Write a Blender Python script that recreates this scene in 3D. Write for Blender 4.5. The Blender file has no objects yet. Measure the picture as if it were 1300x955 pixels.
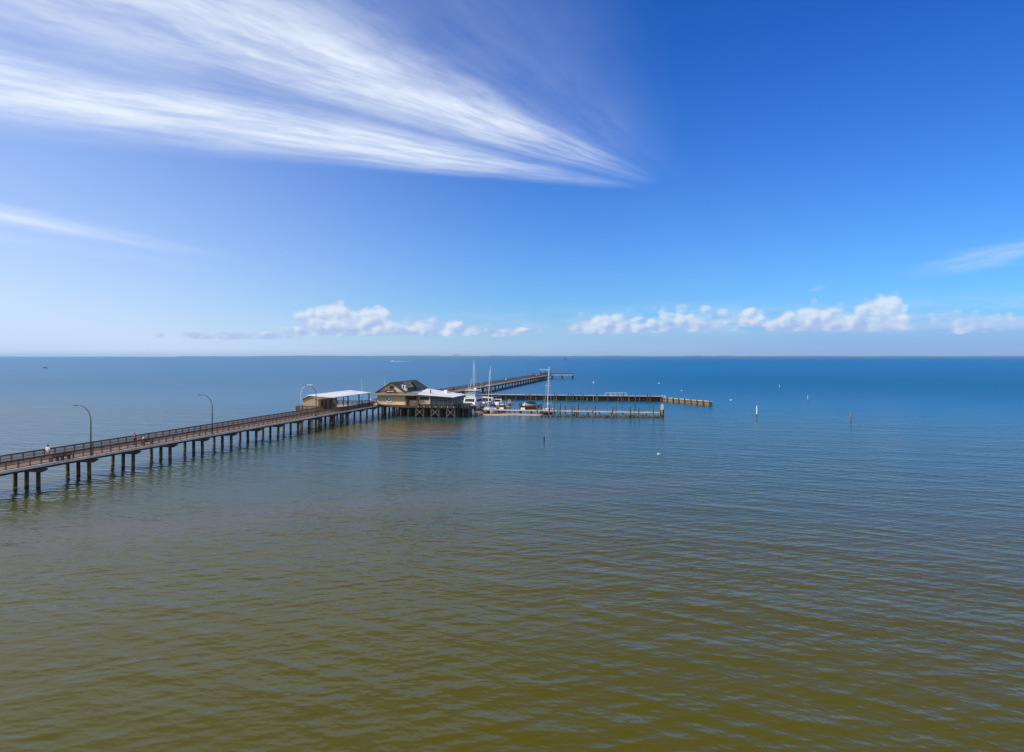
import bpy, bmesh, math, random
from mathutils import Vector, Matrix
random.seed(7)
R = math.radians
scene = bpy.context.scene
COL = scene.collection
F, U0, V0, CAMH = 867.0, 650.0, 452.0, 15.0
TH = math.atan(0.2134)                       # heading of the pier
DV = Vector((math.sin(TH), math.cos(TH), 0)) # along the pier
RV = Vector((math.cos(TH), -math.sin(TH), 0))# across the pier, to its right side
ORG = Vector((-55.71, 78.4, 0))
SUN_AZ, SUN_EL = R(-110), R(41)

def G(u, v, z=0.0):
    Y = (CAMH - z) * F / (v - V0)
    return Vector(((u - U0) / F * Y, Y, z))
def GY(u, Y, z=0.0):
    return Vector(((u - U0) / F * Y, Y, z))
def P(s, t, z=0.0):
    p = ORG + DV * s + RV * t
    return Vector((p.x, p.y, z))

# ------------------------------------------------------------------ node helpers
class S:
    """a socket with arithmetic"""
    def __init__(self, nt, sock): self.nt, self.s = nt, sock
    def _m(self, op, *o, clamp=False):
        n = self.nt.nodes.new('ShaderNodeMath'); n.operation = op; n.use_clamp = clamp
        for i, x in enumerate((self,) + o):
            if isinstance(x, S): self.nt.links.new(x.s, n.inputs[i])
            else: n.inputs[i].default_value = float(x)
        return S(self.nt, n.outputs[0])
    def __add__(a, b): return a._m('ADD', b)
    __radd__ = __add__
    def __sub__(a, b): return a._m('SUBTRACT', b)
    def __rsub__(a, b): return (a * -1.0) + b
    def __mul__(a, b): return a._m('MULTIPLY', b)
    __rmul__ = __mul__
    def __truediv__(a, b): return a._m('DIVIDE', b)
    def pow(a, b): return a._m('POWER', b)
    def max(a, b): return a._m('MAXIMUM', b)
    def min(a, b): return a._m('MINIMUM', b)
    def abs(a): return a._m('ABSOLUTE')
    def sqrt(a): return a._m('SQRT')
    def atan2(a, b): return a._m('ARCTAN2', b)
    def sin(a): return a._m('SINE')
    def clamp(a): return a._m('ADD', 0.0, clamp=True)
    def step(a, lo, hi):
        n = a.nt.nodes.new('ShaderNodeMapRange'); n.interpolation_type = 'SMOOTHSTEP'; n.clamp = True
        a.nt.links.new(a.s, n.inputs['Value'])
        if lo <= hi:
            n.inputs['From Min'].default_value = lo; n.inputs['From Max'].default_value = hi
            n.inputs['To Min'].default_value = 0; n.inputs['To Max'].default_value = 1
        else:
            n.inputs['From Min'].default_value = hi; n.inputs['From Max'].default_value = lo
            n.inputs['To Min'].default_value = 1; n.inputs['To Max'].default_value = 0
        return S(a.nt, n.outputs['Result'])
def vec(nt, x, y, z=0.0):
    n = nt.nodes.new('ShaderNodeCombineXYZ')
    for i, q in enumerate((x, y, z)):
        if isinstance(q, S): nt.links.new(q.s, n.inputs[i])
        else: n.inputs[i].default_value = q
    return n.outputs[0]
def noise(nt, v, scale, detail=2.0, rough=0.5, dist=0.0):
    n = nt.nodes.new('ShaderNodeTexNoise'); n.noise_dimensions = '3D'
    if v is not None: nt.links.new(v, n.inputs['Vector'])
    n.inputs['Scale'].default_value = scale; n.inputs['Detail'].default_value = detail
    n.inputs['Roughness'].default_value = rough; n.inputs['Distortion'].default_value = dist
    return S(nt, n.outputs[0])
def mixc(nt, f, a, b):
    n = nt.nodes.new('ShaderNodeMix'); n.data_type = 'RGBA'; n.clamp_factor = True
    for sock, q in ((n.inputs[0], f), (n.inputs[6], a), (n.inputs[7], b)):
        if isinstance(q, S): nt.links.new(q.s, sock)
        elif isinstance(q, bpy.types.NodeSocket): nt.links.new(q, sock)
        elif isinstance(q, (int, float)): sock.default_value = q
        else: sock.default_value = (*q, 1.0)
    return n.outputs[2]

MATS = {}
def mat(name, col, rough=0.7, var=0.25, scale=3.0, col2=None, metal=0.0, stretch=(1, 1, 1), bump=0.0, spec=0.5):
    m = bpy.data.materials.new(name); m.use_nodes = True
    nt = m.node_tree; b = nt.nodes['Principled BSDF']
    tc = nt.nodes.new('ShaderNodeTexCoord'); mp = nt.nodes.new('ShaderNodeMapping')
    mp.inputs['Scale'].default_value = stretch
    nt.links.new(tc.outputs['Object'], mp.inputs['Vector'])
    n1 = noise(nt, mp.outputs[0], scale, 5, 0.6); n2 = noise(nt, mp.outputs[0], scale * 0.17, 3, 0.5)
    f = (n1 * 0.6 + n2 * 0.4).step(0.32, 0.68)
    c2 = col2 if col2 else tuple(c * (1 - var) for c in col)
    hi = tuple(min(1, c * (1 + var * 0.5)) for c in col)
    nt.links.new(mixc(nt, f, c2, hi), b.inputs['Base Color'])
    b.inputs['Roughness'].default_value = rough; b.inputs['Metallic'].default_value = metal
    b.inputs['Specular IOR Level'].default_value = spec
    if bump:
        bn = nt.nodes.new('ShaderNodeBump'); bn.inputs['Distance'].default_value = bump; bn.inputs['Strength'].default_value = 0.6
        nt.links.new(n1.s, bn.inputs['Height']); nt.links.new(bn.outputs[0], b.inputs['Normal'])
    MATS[name] = m
    return m
def planked(name, col, axis, width, rough=0.8, dark=0.55):
    """boards or sheets with joints every WIDTH metres along AXIS, each board a slightly different tone"""
    m = mat(name, col, rough, 0.25, 2.0)
    nt = m.node_tree; b = nt.nodes['Principled BSDF']
    tc = nt.nodes.new('ShaderNodeTexCoord'); sp = nt.nodes.new('ShaderNodeSeparateXYZ')
    nt.links.new(tc.outputs['Object'], sp.inputs[0])
    q = S(nt, sp.outputs[axis]) / width
    fr = q._m('FRACT'); fl = q._m('FLOOR')
    wn = nt.nodes.new('ShaderNodeTexWhiteNoise'); wn.noise_dimensions = '1D'; nt.links.new(fl.s, wn.inputs['W'])
    tone = S(nt, wn.outputs['Value']) * 0.35 + 0.75
    joint = (fr - 0.5).abs().step(0.42, 0.49)
    k = tone * (1.0 - joint * (1 - dark))
    old = b.inputs['Base Color'].links[0].from_socket
    mx = nt.nodes.new('ShaderNodeVectorMath'); mx.operation = 'SCALE'
    nt.links.new(old, mx.inputs[0]); nt.links.new(k.s, mx.inputs['Scale'])
    nt.links.new(mx.outputs[0], b.inputs['Base Color'])
    return m

M_DECK = planked('deck_boards', (0.50, 0.35, 0.26), 1, 0.3)
M_CONC = mat('pale_concrete', (0.74, 0.62, 0.52), 0.85, 0.3, 1.2)
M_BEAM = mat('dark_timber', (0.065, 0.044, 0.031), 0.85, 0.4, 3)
M_RAIL = mat('rail_timber', (0.12, 0.068, 0.043), 0.8, 0.35, 4)
M_MESH = mat('rail_wire', (0.09, 0.085, 0.08), 0.6, 0.2, 4)
M_CREAM = planked('cream_siding', (0.76, 0.57, 0.31), 2, 0.2, 0.7, 0.88)
M_BEIGE = planked('beige_siding', (0.50, 0.40, 0.28), 2, 0.2, 0.7, 0.85)
M_TAN = planked('tan_siding', (0.40, 0.29, 0.20), 2, 0.22, 0.75, 0.8)
M_SHING = planked('roof_shingles', (0.20, 0.16, 0.12), 1, 0.6, 0.85, 0.8)
M_DARKSH = planked('dark_shingles', (0.055, 0.058, 0.05), 1, 0.5, 0.85, 0.8)
M_GREYROOF = planked('grey_metal_roof', (0.26, 0.29, 0.33), 1, 1.4, 0.5, 0.55)
M_WHITEROOF = planked('white_metal_roof', (0.80, 0.78, 0.75), 1, 0.9, 0.5, 0.85)
M_HUTROOF = planked('tan_metal_roof', (0.55, 0.44, 0.34), 1, 0.5, 0.55, 0.8)
M_MAROON = mat('maroon_paint', (0.14, 0.045, 0.035), 0.6, 0.3)
M_WIN = mat('dark_glass', (0.02, 0.022, 0.025), 0.12, 0.2, 1)
M_PANE = mat('screen_pane', (0.035, 0.04, 0.05), 0.25, 0.3, 0.8)
M_WHITE = mat('white_paint', (0.80, 0.79, 0.77), 0.4, 0.12)
M_GEL = mat('gelcoat', (0.80, 0.79, 0.76), 0.2, 0.08, 1)
M_GALV = mat('galvanised_steel', (0.10, 0.10, 0.095), 0.5, 0.3, 4)
M_LAMPW = mat('lamp_metal', (0.62, 0.62, 0.60), 0.35, 0.2, 4)
M_BLUE = mat('blue_canvas', (0.02, 0.06, 0.24), 0.85, 0.3, 4)
M_GREEN = mat('green_canvas', (0.012, 0.045, 0.045), 0.85, 0.3, 4)
M_BLACK = mat('black_rubber', (0.015, 0.015, 0.017), 0.5, 0.3)
M_BROWN = mat('brown_vinyl', (0.22, 0.095, 0.05), 0.6, 0.3)
M_RED = mat('red_paint', (0.36, 0.035, 0.03), 0.5, 0.3)
M_YELLOW = mat('yellow_paint', (0.68, 0.46, 0.08), 0.5, 0.2)
M_WOOD = planked('weathered_boards', (0.34, 0.26, 0.18), 0, 0.35, 0.85)
M_BULK = planked('bulkhead_timber', (0.22, 0.145, 0.075), 0, 0.6, 0.9, 0.6)
M_CAP = mat('sunbleached_cap', (0.55, 0.48, 0.40), 0.8, 0.25, 1)
M_ROCK = mat('rock', (0.07, 0.06, 0.05), 0.9, 0.5, 3, bump=0.05)
M_SAND = mat('sand', (0.50, 0.33, 0.16), 0.95, 0.35, 1.2)
M_SKIN = mat('skin', (0.42, 0.25, 0.17), 0.6, 0.1)
M_HAIR = mat('hair', (0.025, 0.018, 0.013), 0.7, 0.3)
M_FEATHER = mat('white_feathers', (0.75, 0.75, 0.74), 0.8, 0.2)
M_FOAM = mat('foam', (0.75, 0.78, 0.80), 0.9, 0.2, 0.3)
M_TREES = mat('far_trees', (0.05, 0.07, 0.04), 0.9, 0.3, 0.01)
M_TOWER = mat('far_tower', (0.25, 0.25, 0.26), 0.7, 0.2, 0.05)
M_LIME = mat('navy_emblem', (0.02, 0.04, 0.16), 0.5, 0.1)
M_SIGNW = mat('sign_white', (0.78, 0.78, 0.80), 0.5, 0.05)
def pile_material():
    m = mat('pile_timber', (0.085, 0.060, 0.042), 0.9, 0.45, 2.5, stretch=(1, 1, 0.4))
    nt = m.node_tree; b = nt.nodes['Principled BSDF']
    g = nt.nodes.new('ShaderNodeNewGeometry'); sp = nt.nodes.new('ShaderNodeSeparateXYZ')
    nt.links.new(g.outputs['Position'], sp.inputs[0])
    z = S(nt, sp.outputs[2]) + (noise(nt, g.outputs['Position'], 4, 3) - 0.5) * 0.3
    old = b.inputs['Base Color'].links[0].from_socket
    c = mixc(nt, z.step(0.75, 0.55), old, (0.15, 0.095, 0.03))     # barnacle band above the tide line
    c = mixc(nt, z.step(0.25, 0.1), c, (0.035, 0.03, 0.015))        # wet foot
    oi = nt.nodes.new('ShaderNodeObjectInfo')
    sc_ = nt.nodes.new('ShaderNodeVectorMath'); sc_.operation = 'SCALE'
    nt.links.new(c, sc_.inputs[0]); nt.links.new((S(nt, oi.outputs['Random']) * 0.8 + 0.6).s, sc_.inputs['Scale'])
    nt.links.new(sc_.outputs[0], b.inputs['Base Color'])
    return m
M_PILE = pile_material()

# ------------------------------------------------------------------ mesh helpers
class MB:
    def __init__(self): self.bm = bmesh.new()
    def box(self, x0, x1, y0, y1, z0, z1):
        v = [self.bm.verts.new((x, y, z)) for z in (z0, z1) for x, y in ((x0, y0), (x1, y0), (x1, y1), (x0, y1))]
        for f in ((3, 2, 1, 0), (4, 5, 6, 7), (0, 1, 5, 4), (1, 2, 6, 5), (2, 3, 7, 6), (3, 0, 4, 7)):
            self.bm.faces.new([v[i] for i in f])
        return self
    def beam(self, a, b, w, h=None):
        h = h or w
        a, b = Vector(a), Vector(b); d = (b - a).normalized()
        up = Vector((0, 0, 1)) if abs(d.z) < 0.95 else Vector((0, 1, 0))
        s = d.cross(up).normalized() * (w / 2); u = s.cross(d).normalized() * (h / 2)
        v = [self.bm.verts.new(p + q) for p in (a, b) for q in (-s - u, s - u, s + u, -s + u)]
        for f in ((3, 2, 1, 0), (4, 5, 6, 7), (0, 1, 5, 4), (1, 2, 6, 5), (2, 3, 7, 6), (3, 0, 4, 7)):
            self.bm.faces.new([v[i] for i in f])
        return self
    def tube(self, pts, r, n=8, cap=True):
        pts = [Vector(p) for p in pts]; rs = r if isinstance(r, (list, tuple)) else [r] * len(pts)
        rings = []
        for i, p in enumerate(pts):
            d = (pts[min(i + 1, len(pts) - 1)] - pts[max(i - 1, 0)]).normalized()
            up = Vector((0, 0, 1)) if abs(d.z) < 0.9 else Vector((0, 1, 0))
            a = d.cross(up).normalized(); b = a.cross(d)
            rings.append([self.bm.verts.new(p + (a * math.cos(k * 2 * math.pi / n) + b * math.sin(k * 2 * math.pi / n)) * rs[i]) for k in range(n)])
        for A, B in zip(rings, rings[1:]):
            for k in range(n): self.bm.faces.new((A[k], A[(k + 1) % n], B[(k + 1) % n], B[k]))
        if cap: self.bm.faces.new(rings[0][::-1]); self.bm.faces.new(rings[-1])
        return self
    def prism(self, poly, vec_):
        """closed polygon (3-D points) pushed along vec_"""
        q = Vector(vec_); a = [self.bm.verts.new(p) for p in poly]; b = [self.bm.verts.new(Vector(p) + q) for p in poly]
        self.bm.faces.new(a[::-1]); self.bm.faces.new(b)
        for i in range(len(a)):
            j = (i + 1) % len(a); self.bm.faces.new((a[i], a[j], b[j], b[i]))
        return self
    def slab(self, quad, th):
        return self.prism(quad, (0, 0, -th))
    def ball(self, c, rx, ry, rz, seg=12, rings=8):
        m = Matrix.Translation(c) @ Matrix.Diagonal((rx, ry, rz, 1))
        bmesh.ops.create_uvsphere(self.bm, u_segments=seg, v_segments=rings, radius=1, matrix=m); return self
    def hull(self, L, B, free, draft=0.35, bow=0.6, n=14, sheer=0.35, full=0.55):
        rings = []
        for i in range(n + 1):
            q = i / n; y = -L / 2 + q * L
            k = 1.0 if q < full else math.cos((q - full) / (1 - full) * math.pi / 2) ** 0.75
            w = max(0.02, B / 2 * k * (0.9 + 0.1 * min(1, q * 4))); zs = free + sheer * q * q
            yk = y - (bow * max(0, (q - 0.8) / 0.2))
            kz = -draft + (draft + 0.05) * max(0, (q - 0.75) / 0.25)
            rings.append([self.bm.verts.new(p) for p in ((0, yk, kz), (w * 0.72, yk + (y - yk) * 0.3, kz * 0.25), (w * 0.93, y, zs * 0.55), (w, y, zs),
                          (-w, y, zs), (-w * 0.93, y, zs * 0.55), (-w * 0.72, yk + (y - yk) * 0.3, kz * 0.25))])
        for A, Bq in zip(rings, rings[1:]):
            for k in range(7): self.bm.faces.new((A[k], A[(k + 1) % 7], Bq[(k + 1) % 7], Bq[k]))
        self.bm.faces.new(rings[0][::-1]); self.bm.faces.new(rings[-1])
        return self
    def build(self, name, m, parent=None, loc=None, rotz=0.0, smooth=False, bevel=0.0):
        if bevel: bmesh.ops.bevel(self.bm, geom=self.bm.edges[:], offset=bevel, segments=2, affect='EDGES', clamp_overlap=True)
        bmesh.ops.recalc_face_normals(self.bm, faces=self.bm.faces[:])
        me = bpy.data.meshes.new(name); self.bm.to_mesh(me); self.bm.free()
        if m: me.materials.append(m)
        if smooth:
            for p in me.polygons: p.use_smooth = True
        o = bpy.data.objects.new(name, me); COL.objects.link(o)
        if parent: o.parent = parent
        if loc is not None: o.location = loc
        if rotz: o.rotation_euler.z = rotz
        return o
def tag(o, label=None, cat=None, group=None, kind=None):
    for k, v in (('label', label), ('category', cat), ('group', group), ('kind', kind)):
        if v: o[k] = v
    return o
def empty(name, loc, rotz, label, cat, group=None):
    o = bpy.data.objects.new(name, None); COL.objects.link(o); o.empty_display_size = 0.3
    o.location = loc; o.rotation_euler.z = rotz
    return tag(o, label, cat, group)
def kids(o): return [c for c in bpy.data.objects if c.parent == o]
def dup(o, loc=None, rotz=None, label=None, parent=None):
    c = o.copy(); COL.objects.link(c)
    if parent: c.parent = parent
    if loc is not None: c.location = loc
    if rotz is not None: c.rotation_euler.z = rotz
    if label: c['label'] = label
    for k in kids(o): dup(k, parent=c)
    return c
RZ = -TH      # everything set out square with the pier

# ------------------------------------------------------------------ camera, light, sky
cam = bpy.data.cameras.new('camera'); co = bpy.data.objects.new('camera', cam); COL.objects.link(co)
co.location = (0, 0, CAMH); co.rotation_euler = (R(90), 0, 0)
cam.sensor_fit = 'HORIZONTAL'; cam.sensor_width = 36; cam.lens = 36 * F / 1300
cam.shift_y = -(V0 - 477.5) / 1300 * -1 * 1.0
cam.clip_start = 0.1; cam.clip_end = 200000
scene.camera = co
to_sun = Vector((math.sin(SUN_AZ) * math.cos(SUN_EL), math.cos(SUN_AZ) * math.cos(SUN_EL), math.sin(SUN_EL)))
sun = bpy.data.lights.new('sun', 'SUN'); so = bpy.data.objects.new('sun', sun); COL.objects.link(so)
sun.energy = 4.4; sun.angle = R(0.53); sun.color = (1.0, 0.94, 0.85)
so.rotation_euler = to_sun.to_track_quat('Z', 'Y').to_euler(); so.location = (-40, 0, 60)

def build_world():
    w = bpy.data.worlds.new('World'); scene.world = w; w.use_nodes = True
    nt = w.node_tree; bg = nt.nodes['Background']
    sky = nt.nodes.new('ShaderNodeTexSky'); sky.sky_type = 'NISHITA'; sky.sun_disc = False
    sky.sun_elevation = SUN_EL; sky.sun_rotation = SUN_AZ
    sky.altitude = 0; sky.air_density = 1.0; sky.dust_density = 0.6; sky.ozone_density = 3.0
    hs = nt.nodes.new('ShaderNodeHueSaturation'); hs.inputs['Saturation'].default_value = 1.3
    hs.inputs['Hue'].default_value = 0.505
    nt.links.new(sky.outputs[0], hs.inputs['Color'])
    tint = nt.nodes.new('ShaderNodeMix'); tint.data_type = 'RGBA'; tint.blend_type = 'MULTIPLY'; tint.inputs[0].default_value = 1.0
    nt.links.new(hs.outputs[0], tint.inputs[6]); tint.inputs[7].default_value = (0.12, 0.82, 1.52, 1)
    tc = nt.nodes.new('ShaderNodeTexCoord'); sp = nt.nodes.new('ShaderNodeSeparateXYZ')
    nt.links.new(tc.outputs['Generated'], sp.inputs[0])
    X, Y, Z = (S(nt, sp.outputs[i]) for i in range(3))
    hor = (X * X + Y * Y).sqrt()
    az = X.atan2(Y); el = Z / hor.max(0.01)
    # sea haze: thick low down and thickest on the sun's side
    L = ((X * math.sin(SUN_AZ + 0.35) + Y * math.cos(SUN_AZ + 0.35)) / hor.max(0.01)).step(-0.15, 1.0)
    low = (el.max(0.0) * -6.5)._m('EXPONENT')
    hz = (L * 0.42 * Z.step(1.0, 0.1) + low * (L * 0.62 + 0.38)).min(0.86)
    base = mixc(nt, hz, tint.outputs[2], (6.8, 8.15, 10.7))
    # --- high ice cloud: a flat layer, streaks fanning out from one tip
    Zc = Z.max(0.03)
    px, py = X / Zc, Y / Zc
    w1 = noise(nt, vec(nt, px, py), 0.55, 3, 0.5) - 0.5
    w2 = noise(nt, vec(nt, px, py, 5.0), 1.9, 4, 0.55) - 0.5
    qx, qy = 1.15 - px, 4.30 - py
    r = (qx * qx + qy * qy).sqrt()
    ang = qy.atan2(qx) * (180 / math.pi) + w1 * 5.0 + w2 * 2.5
    streak = noise(nt, vec(nt, ang * 0.13, r * 0.40, w1), 1.0, 4, 0.5)
    fine = noise(nt, vec(nt, ang * 0.42, r * 2.0, w2), 1.0, 6, 0.62)
    wisp = noise(nt, vec(nt, px * 1.0, py * 1.0, 7.0), 1.3, 6, 0.6)
    def band(a0, a1, a2, a3): return ang.step(a0, a1) * ang.step(a3, a2)
    b1 = band(16, 29.5, 31, 41)
    b2 = band(37, 46, 49, 58) * 0.95
    b3 = band(52, 58, 59, 74) * 0.26
    fill = band(17, 32, 47, 62) * 0.40
    tex = (streak * 0.35 + fine * 0.35 + wisp * 0.3)
    end = (r + w2 * 0.8).step(0.30, 1.9)
    back = r.step(14, 6) * Y.step(-0.15, 0.25)
    dens = (b1.max(b2).max(b3) + fill) * (tex.step(0.22, 0.78) * 0.82 + 0.18) * end * back
    dens = dens + (b1 + b2).min(1.0) * 0.22 * end * fine.step(0.35, 0.65) * back
    # smaller streak low on the left, another low on the right
    def streakcloud(x0, y0, dx, dy, ln, wd, k, tail):
        n = math.hypot(dx, dy); dx, dy = dx / n, dy / n
        a = (px - x0) * dx + (py - y0) * dy; b = (py - y0) * dx - (px - x0) * dy
        b = b + w1 * wd * 1.6
        nn = noise(nt, vec(nt, a * 0.6, b * 2.2, x0), 1.2, 5, 0.6)
        return a.step(-ln * tail, 0) * a.step(ln, ln * 0.1) * b.abs().step(wd, 0) * (nn.step(0.25, 0.7) * 0.8 + 0.2) * k
    dens = dens + streakcloud(-3.75, 4.1, 0.20, 0.96, 3.4, 0.46, 0.95, 2.5)
    dens = dens + streakcloud(-4.5, 5.0, 0.3, 0.95, 4.0, 0.5, 0.22, 2.0)
    dens = dens + streakcloud(4.95, 6.6, 0.05, 1.0, 2.4, 0.62, 0.42, 3.0)
    dens = dens + streakcloud(4.55, 10.2, 0.3, 1.0, 0.7, 0.12, 0.35, 1.0)
    cir = mixc(nt, (dens * 0.80).clamp(), base, (8.0, 8.8, 10.1))
    # --- low bank of cumulus over the far shore
    blobs = [(432, 424, 80, 45, 1.0), (478, 412, 26, 26, 0.9), (545, 424, 80, 24, 0.85), (290, 428, 120, 9, 0.55), (768, 421, 62, 26, 0.95),
             (865, 419, 90, 38, 0.55), (955, 413, 26, 26, 0.85), (1035, 418, 75, 36, 0.9), (1116, 418, 44, 52, 1.15), (1225, 420, 90, 26, 0.42), (640, 425, 50, 14, 0.6)]
    def density(n_, az_, el_):
        E = None
        for u, vb, hw, h, k in blobs:
            c = math.atan((u - U0) / F); cs = math.cos(c)
            e0 = (V0 - vb) / F * cs; hh = h / F * cs; ww = hw / F * cs * cs
            q = 1.0 - ((az_ - c) / ww)._m('POWER', 2.0) - ((el_ - e0).max(0.0) / hh)._m('POWER', 2.0) - ((e0 - el_).max(0.0) / 0.0045)._m('POWER', 2.0)
            q = q * k
            E = q if E is None else E.max(q)
        return E * 1.25 + (n_ - 0.5) * 2.0 - 0.12
    def puff(a, e):
        q = vec(nt, a * 1.0, e * 1.25, 1.0)
        vo = nt.nodes.new('ShaderNodeTexVoronoi'); vo.feature = 'F1'; vo.inputs['Scale'].default_value = 52
        nv_ = nt.nodes.new('ShaderNodeVectorMath'); nv_.operation = 'ADD'
        wob_ = noise(nt, q, 60, 3, 0.5)
        nt.links.new(q, nv_.inputs[0]); nt.links.new(vec(nt, (wob_ - 0.5) * 0.012, (wob_ - 0.5) * -0.009, 0.0), nv_.inputs[1])
        nt.links.new(nv_.outputs[0], vo.inputs['Vector'])
        return noise(nt, q, 34, 7, 0.58) * 0.75 + (0.5 - S(nt, vo.outputs['Distance'])) * 0.38 + 0.12
    n0 = puff(az, el); n1 = puff(az - 0.006, el + 0.005)
    front = Y.step(0.0, 0.2)
    fill_veil = Y.step(0.05, -0.45) * (wisp * 0.6 + 0.45) * Z.step(-0.1, 0.1)  # unseen thin cloud added behind the camera as neutral fill light
    cir = mixc(nt, fill_veil.clamp(), cir, (7.4, 7.6, 7.9))
    d0 = density(n0, az, el)
    alpha = (d0.step(0.02, 0.62) * front)
    lit = ((n0 - n1) * 3.0 + (el - 0.046) * 22.0 + 0.46).clamp()
    cum = mixc(nt, lit, (4.0, 5.2, 8.3), (8.3, 8.7, 9.4))
    # thin milky layer under the cloud bases, stronger to the right
    right = az.step(-0.35, 0.5)
    milk = el.step(0.075, 0.0) * (0.30 + right * 0.48) * (noise(nt, vec(nt, az * 2.0, el * 25.0), 2.0, 4, 0.55) * 0.5 + 0.75) * front
    sky2 = mixc(nt, milk.clamp(), cir, mixc(nt, right, (6.4, 7.4, 9.8), (2.9, 4.2, 7.9)))
    veil2 = el.step(0.024, 0.040) * el.step(0.085, 0.045) * noise(nt, vec(nt, az * 7.0, el * 40.0), 1.6, 5, 0.6).step(0.36, 0.66) * (right * 0.5 + 0.12) * front
    sky2 = mixc(nt, veil2, sky2, (5.4, 6.6, 9.2))
    out = mixc(nt, alpha * (0.74 - right * 0.04), sky2, cum)
    nt.links.new(out, bg.inputs['Color']); bg.inputs['Strength'].default_value = 0.10
    w.cycles.sampling_method = 'MANUAL'; w.cycles.sample_map_resolution = 512
build_world()
scene.view_settings.view_transform = 'Standard'; scene.view_settings.look = 'None'
scene.view_settings.exposure = 0; scene.view_settings.gamma = 1
scene.cycles.max_bounces = 6; scene.cycles.diffuse_bounces = 2; scene.cycles.glossy_bounces = 4

# ------------------------------------------------------------------ water, sand bar, far shore
def water_material():
    m = bpy.data.materials.new('bay_water'); m.use_nodes = True
    nt = m.node_tree; b = nt.nodes['Principled BSDF']
    g = nt.nodes.new('ShaderNodeNewGeometry'); sp = nt.nodes.new('ShaderNodeSeparateXYZ')
    nt.links.new(g.outputs['Position'], sp.inputs[0])
    x, y = S(nt, sp.outputs[0]), S(nt, sp.outputs[1])
    # three trains of waves: (crest heading, wavelength, crest stretch, height, seed)
    trains = [(-30, 1.35, 3.6, 0.150, 0.0), (20, 1.0, 3.2, 0.105, 47.0), (-4, 0.5, 2.4, 0.055, 11.0), (-42, 0.25, 2.0, 0.026, 23.0), (-14, 4.6, 3.0, 0.20, 31.0)]
    gust = noise(nt, vec(nt, x * 0.4, y), 0.03, 4, 0.6).step(0.25, 0.75) * 1.0 + 0.45
    def height(ex, ey):
        tot = None
        for hd, wl, st, amp, seed in trains:
            c, s = math.cos(R(hd)), math.sin(R(hd))
            X, Y = x + ex, y + ey
            a = (X * c + Y * s) * (1 / (wl * st)); q = (Y * c - X * s) * (1 / wl)
            n = noise(nt, vec(nt, a, q, seed), 1.0, 1.5, 0.45)
            n = n * n
            tot = n * (amp * 1.22) if tot is None else tot + n * (amp * 1.22)
        return tot
    e = 0.04
    h0 = height(0.0, 0.0); hx = height(e, 0.0); hy = height(0.0, e)
    # waves too far to be resolved count as roughness instead of as slopes
    dist = (x * x + y * y).sqrt()
    fade = dist.step(420, 40) * 0.6 + 0.4
    nx = (h0 - hx) * (1 / e) * gust * fade; ny = (h0 - hy) * (1 / e) * gust * fade
    nv = nt.nodes.new('ShaderNodeVectorMath'); nv.operation = 'NORMALIZE'
    nt.links.new(vec(nt, nx, ny, 1.0), nv.inputs[0]); N = nv.outputs[0]
    # suspended mud close to the beach, clearer water further out
    wob = noise(nt, vec(nt, x, y), 0.018, 4, 0.55) - 0.5
    wob2 = noise(nt, vec(nt, x * 0.5, y), 0.004, 3, 0.5) - 0.5
    off = y + x * 0.10 + wob * 45.0
    near = mixc(nt, (wob * 2.0 + 0.5).clamp(), (0.076, 0.066, 0.0004), (0.094, 0.079, 0.0008))
    c1 = mixc(nt, off.step(45, 110), near, (0.036, 0.086, 0.072))
    streak = ((y - x * 0.42 - 74 + wob * 34.0).abs()).step(9, 1) * (wob2 + 0.8) * 0.5 * x.step(38, 5)      # a line of stirred silt
    c1 = mixc(nt, streak.clamp(), c1, (0.135, 0.085, 0.050))
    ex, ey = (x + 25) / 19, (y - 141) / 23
    brown_refl = (ex * ex + ey * ey + wob * 0.9).step(1.15, 0.15) * 0.9                     # restaurant's brown reflection painted into the water colour
    c1 = mixc(nt, brown_refl, c1, (0.125, 0.090, 0.010))
    c2 = mixc(nt, (y + x * 0.32 + wob * 30.0 + wob2 * 40.0).step(125, 235), c1, (0.001, 0.125, 0.205))
    c3 = mixc(nt, (y + wob2 * 300.0).step(180, 900), c2, (0.000, 0.150, 0.300))
    nt.nodes.remove(b)
    df = nt.nodes.new('ShaderNodeBsdfDiffuse'); gl = nt.nodes.new('ShaderNodeBsdfGlossy'); gl.distribution = 'BECKMANN'
    nt.links.new(c3, df.inputs['Color']); nt.links.new(N, gl.inputs['Normal'])
    rg = dist.step(60, 400) * 0.24 + 0.20
    nt.links.new(rg.s, gl.inputs['Roughness'])
    fz = nt.nodes.new('ShaderNodeFresnel'); fz.inputs['IOR'].default_value = 1.333; nt.links.new(N, fz.inputs['Normal'])
    Fr = S(nt, fz.outputs[0]); Fs = Fr / (Fr * (dist.step(90, 500) * 0.75 + 0.15) + 1.0)      # a rough sea never reaches full grazing reflection
    ms = nt.nodes.new('ShaderNodeMixShader'); nt.links.new(Fs.s, ms.inputs[0])
    nt.links.new(df.outputs[0], ms.inputs[1]); nt.links.new(gl.outputs[0], ms.inputs[2])
    nt.links.new(ms.outputs[0], nt.nodes['Material Output'].inputs['Surface'])
    return m
FAR = 16000.0
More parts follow.
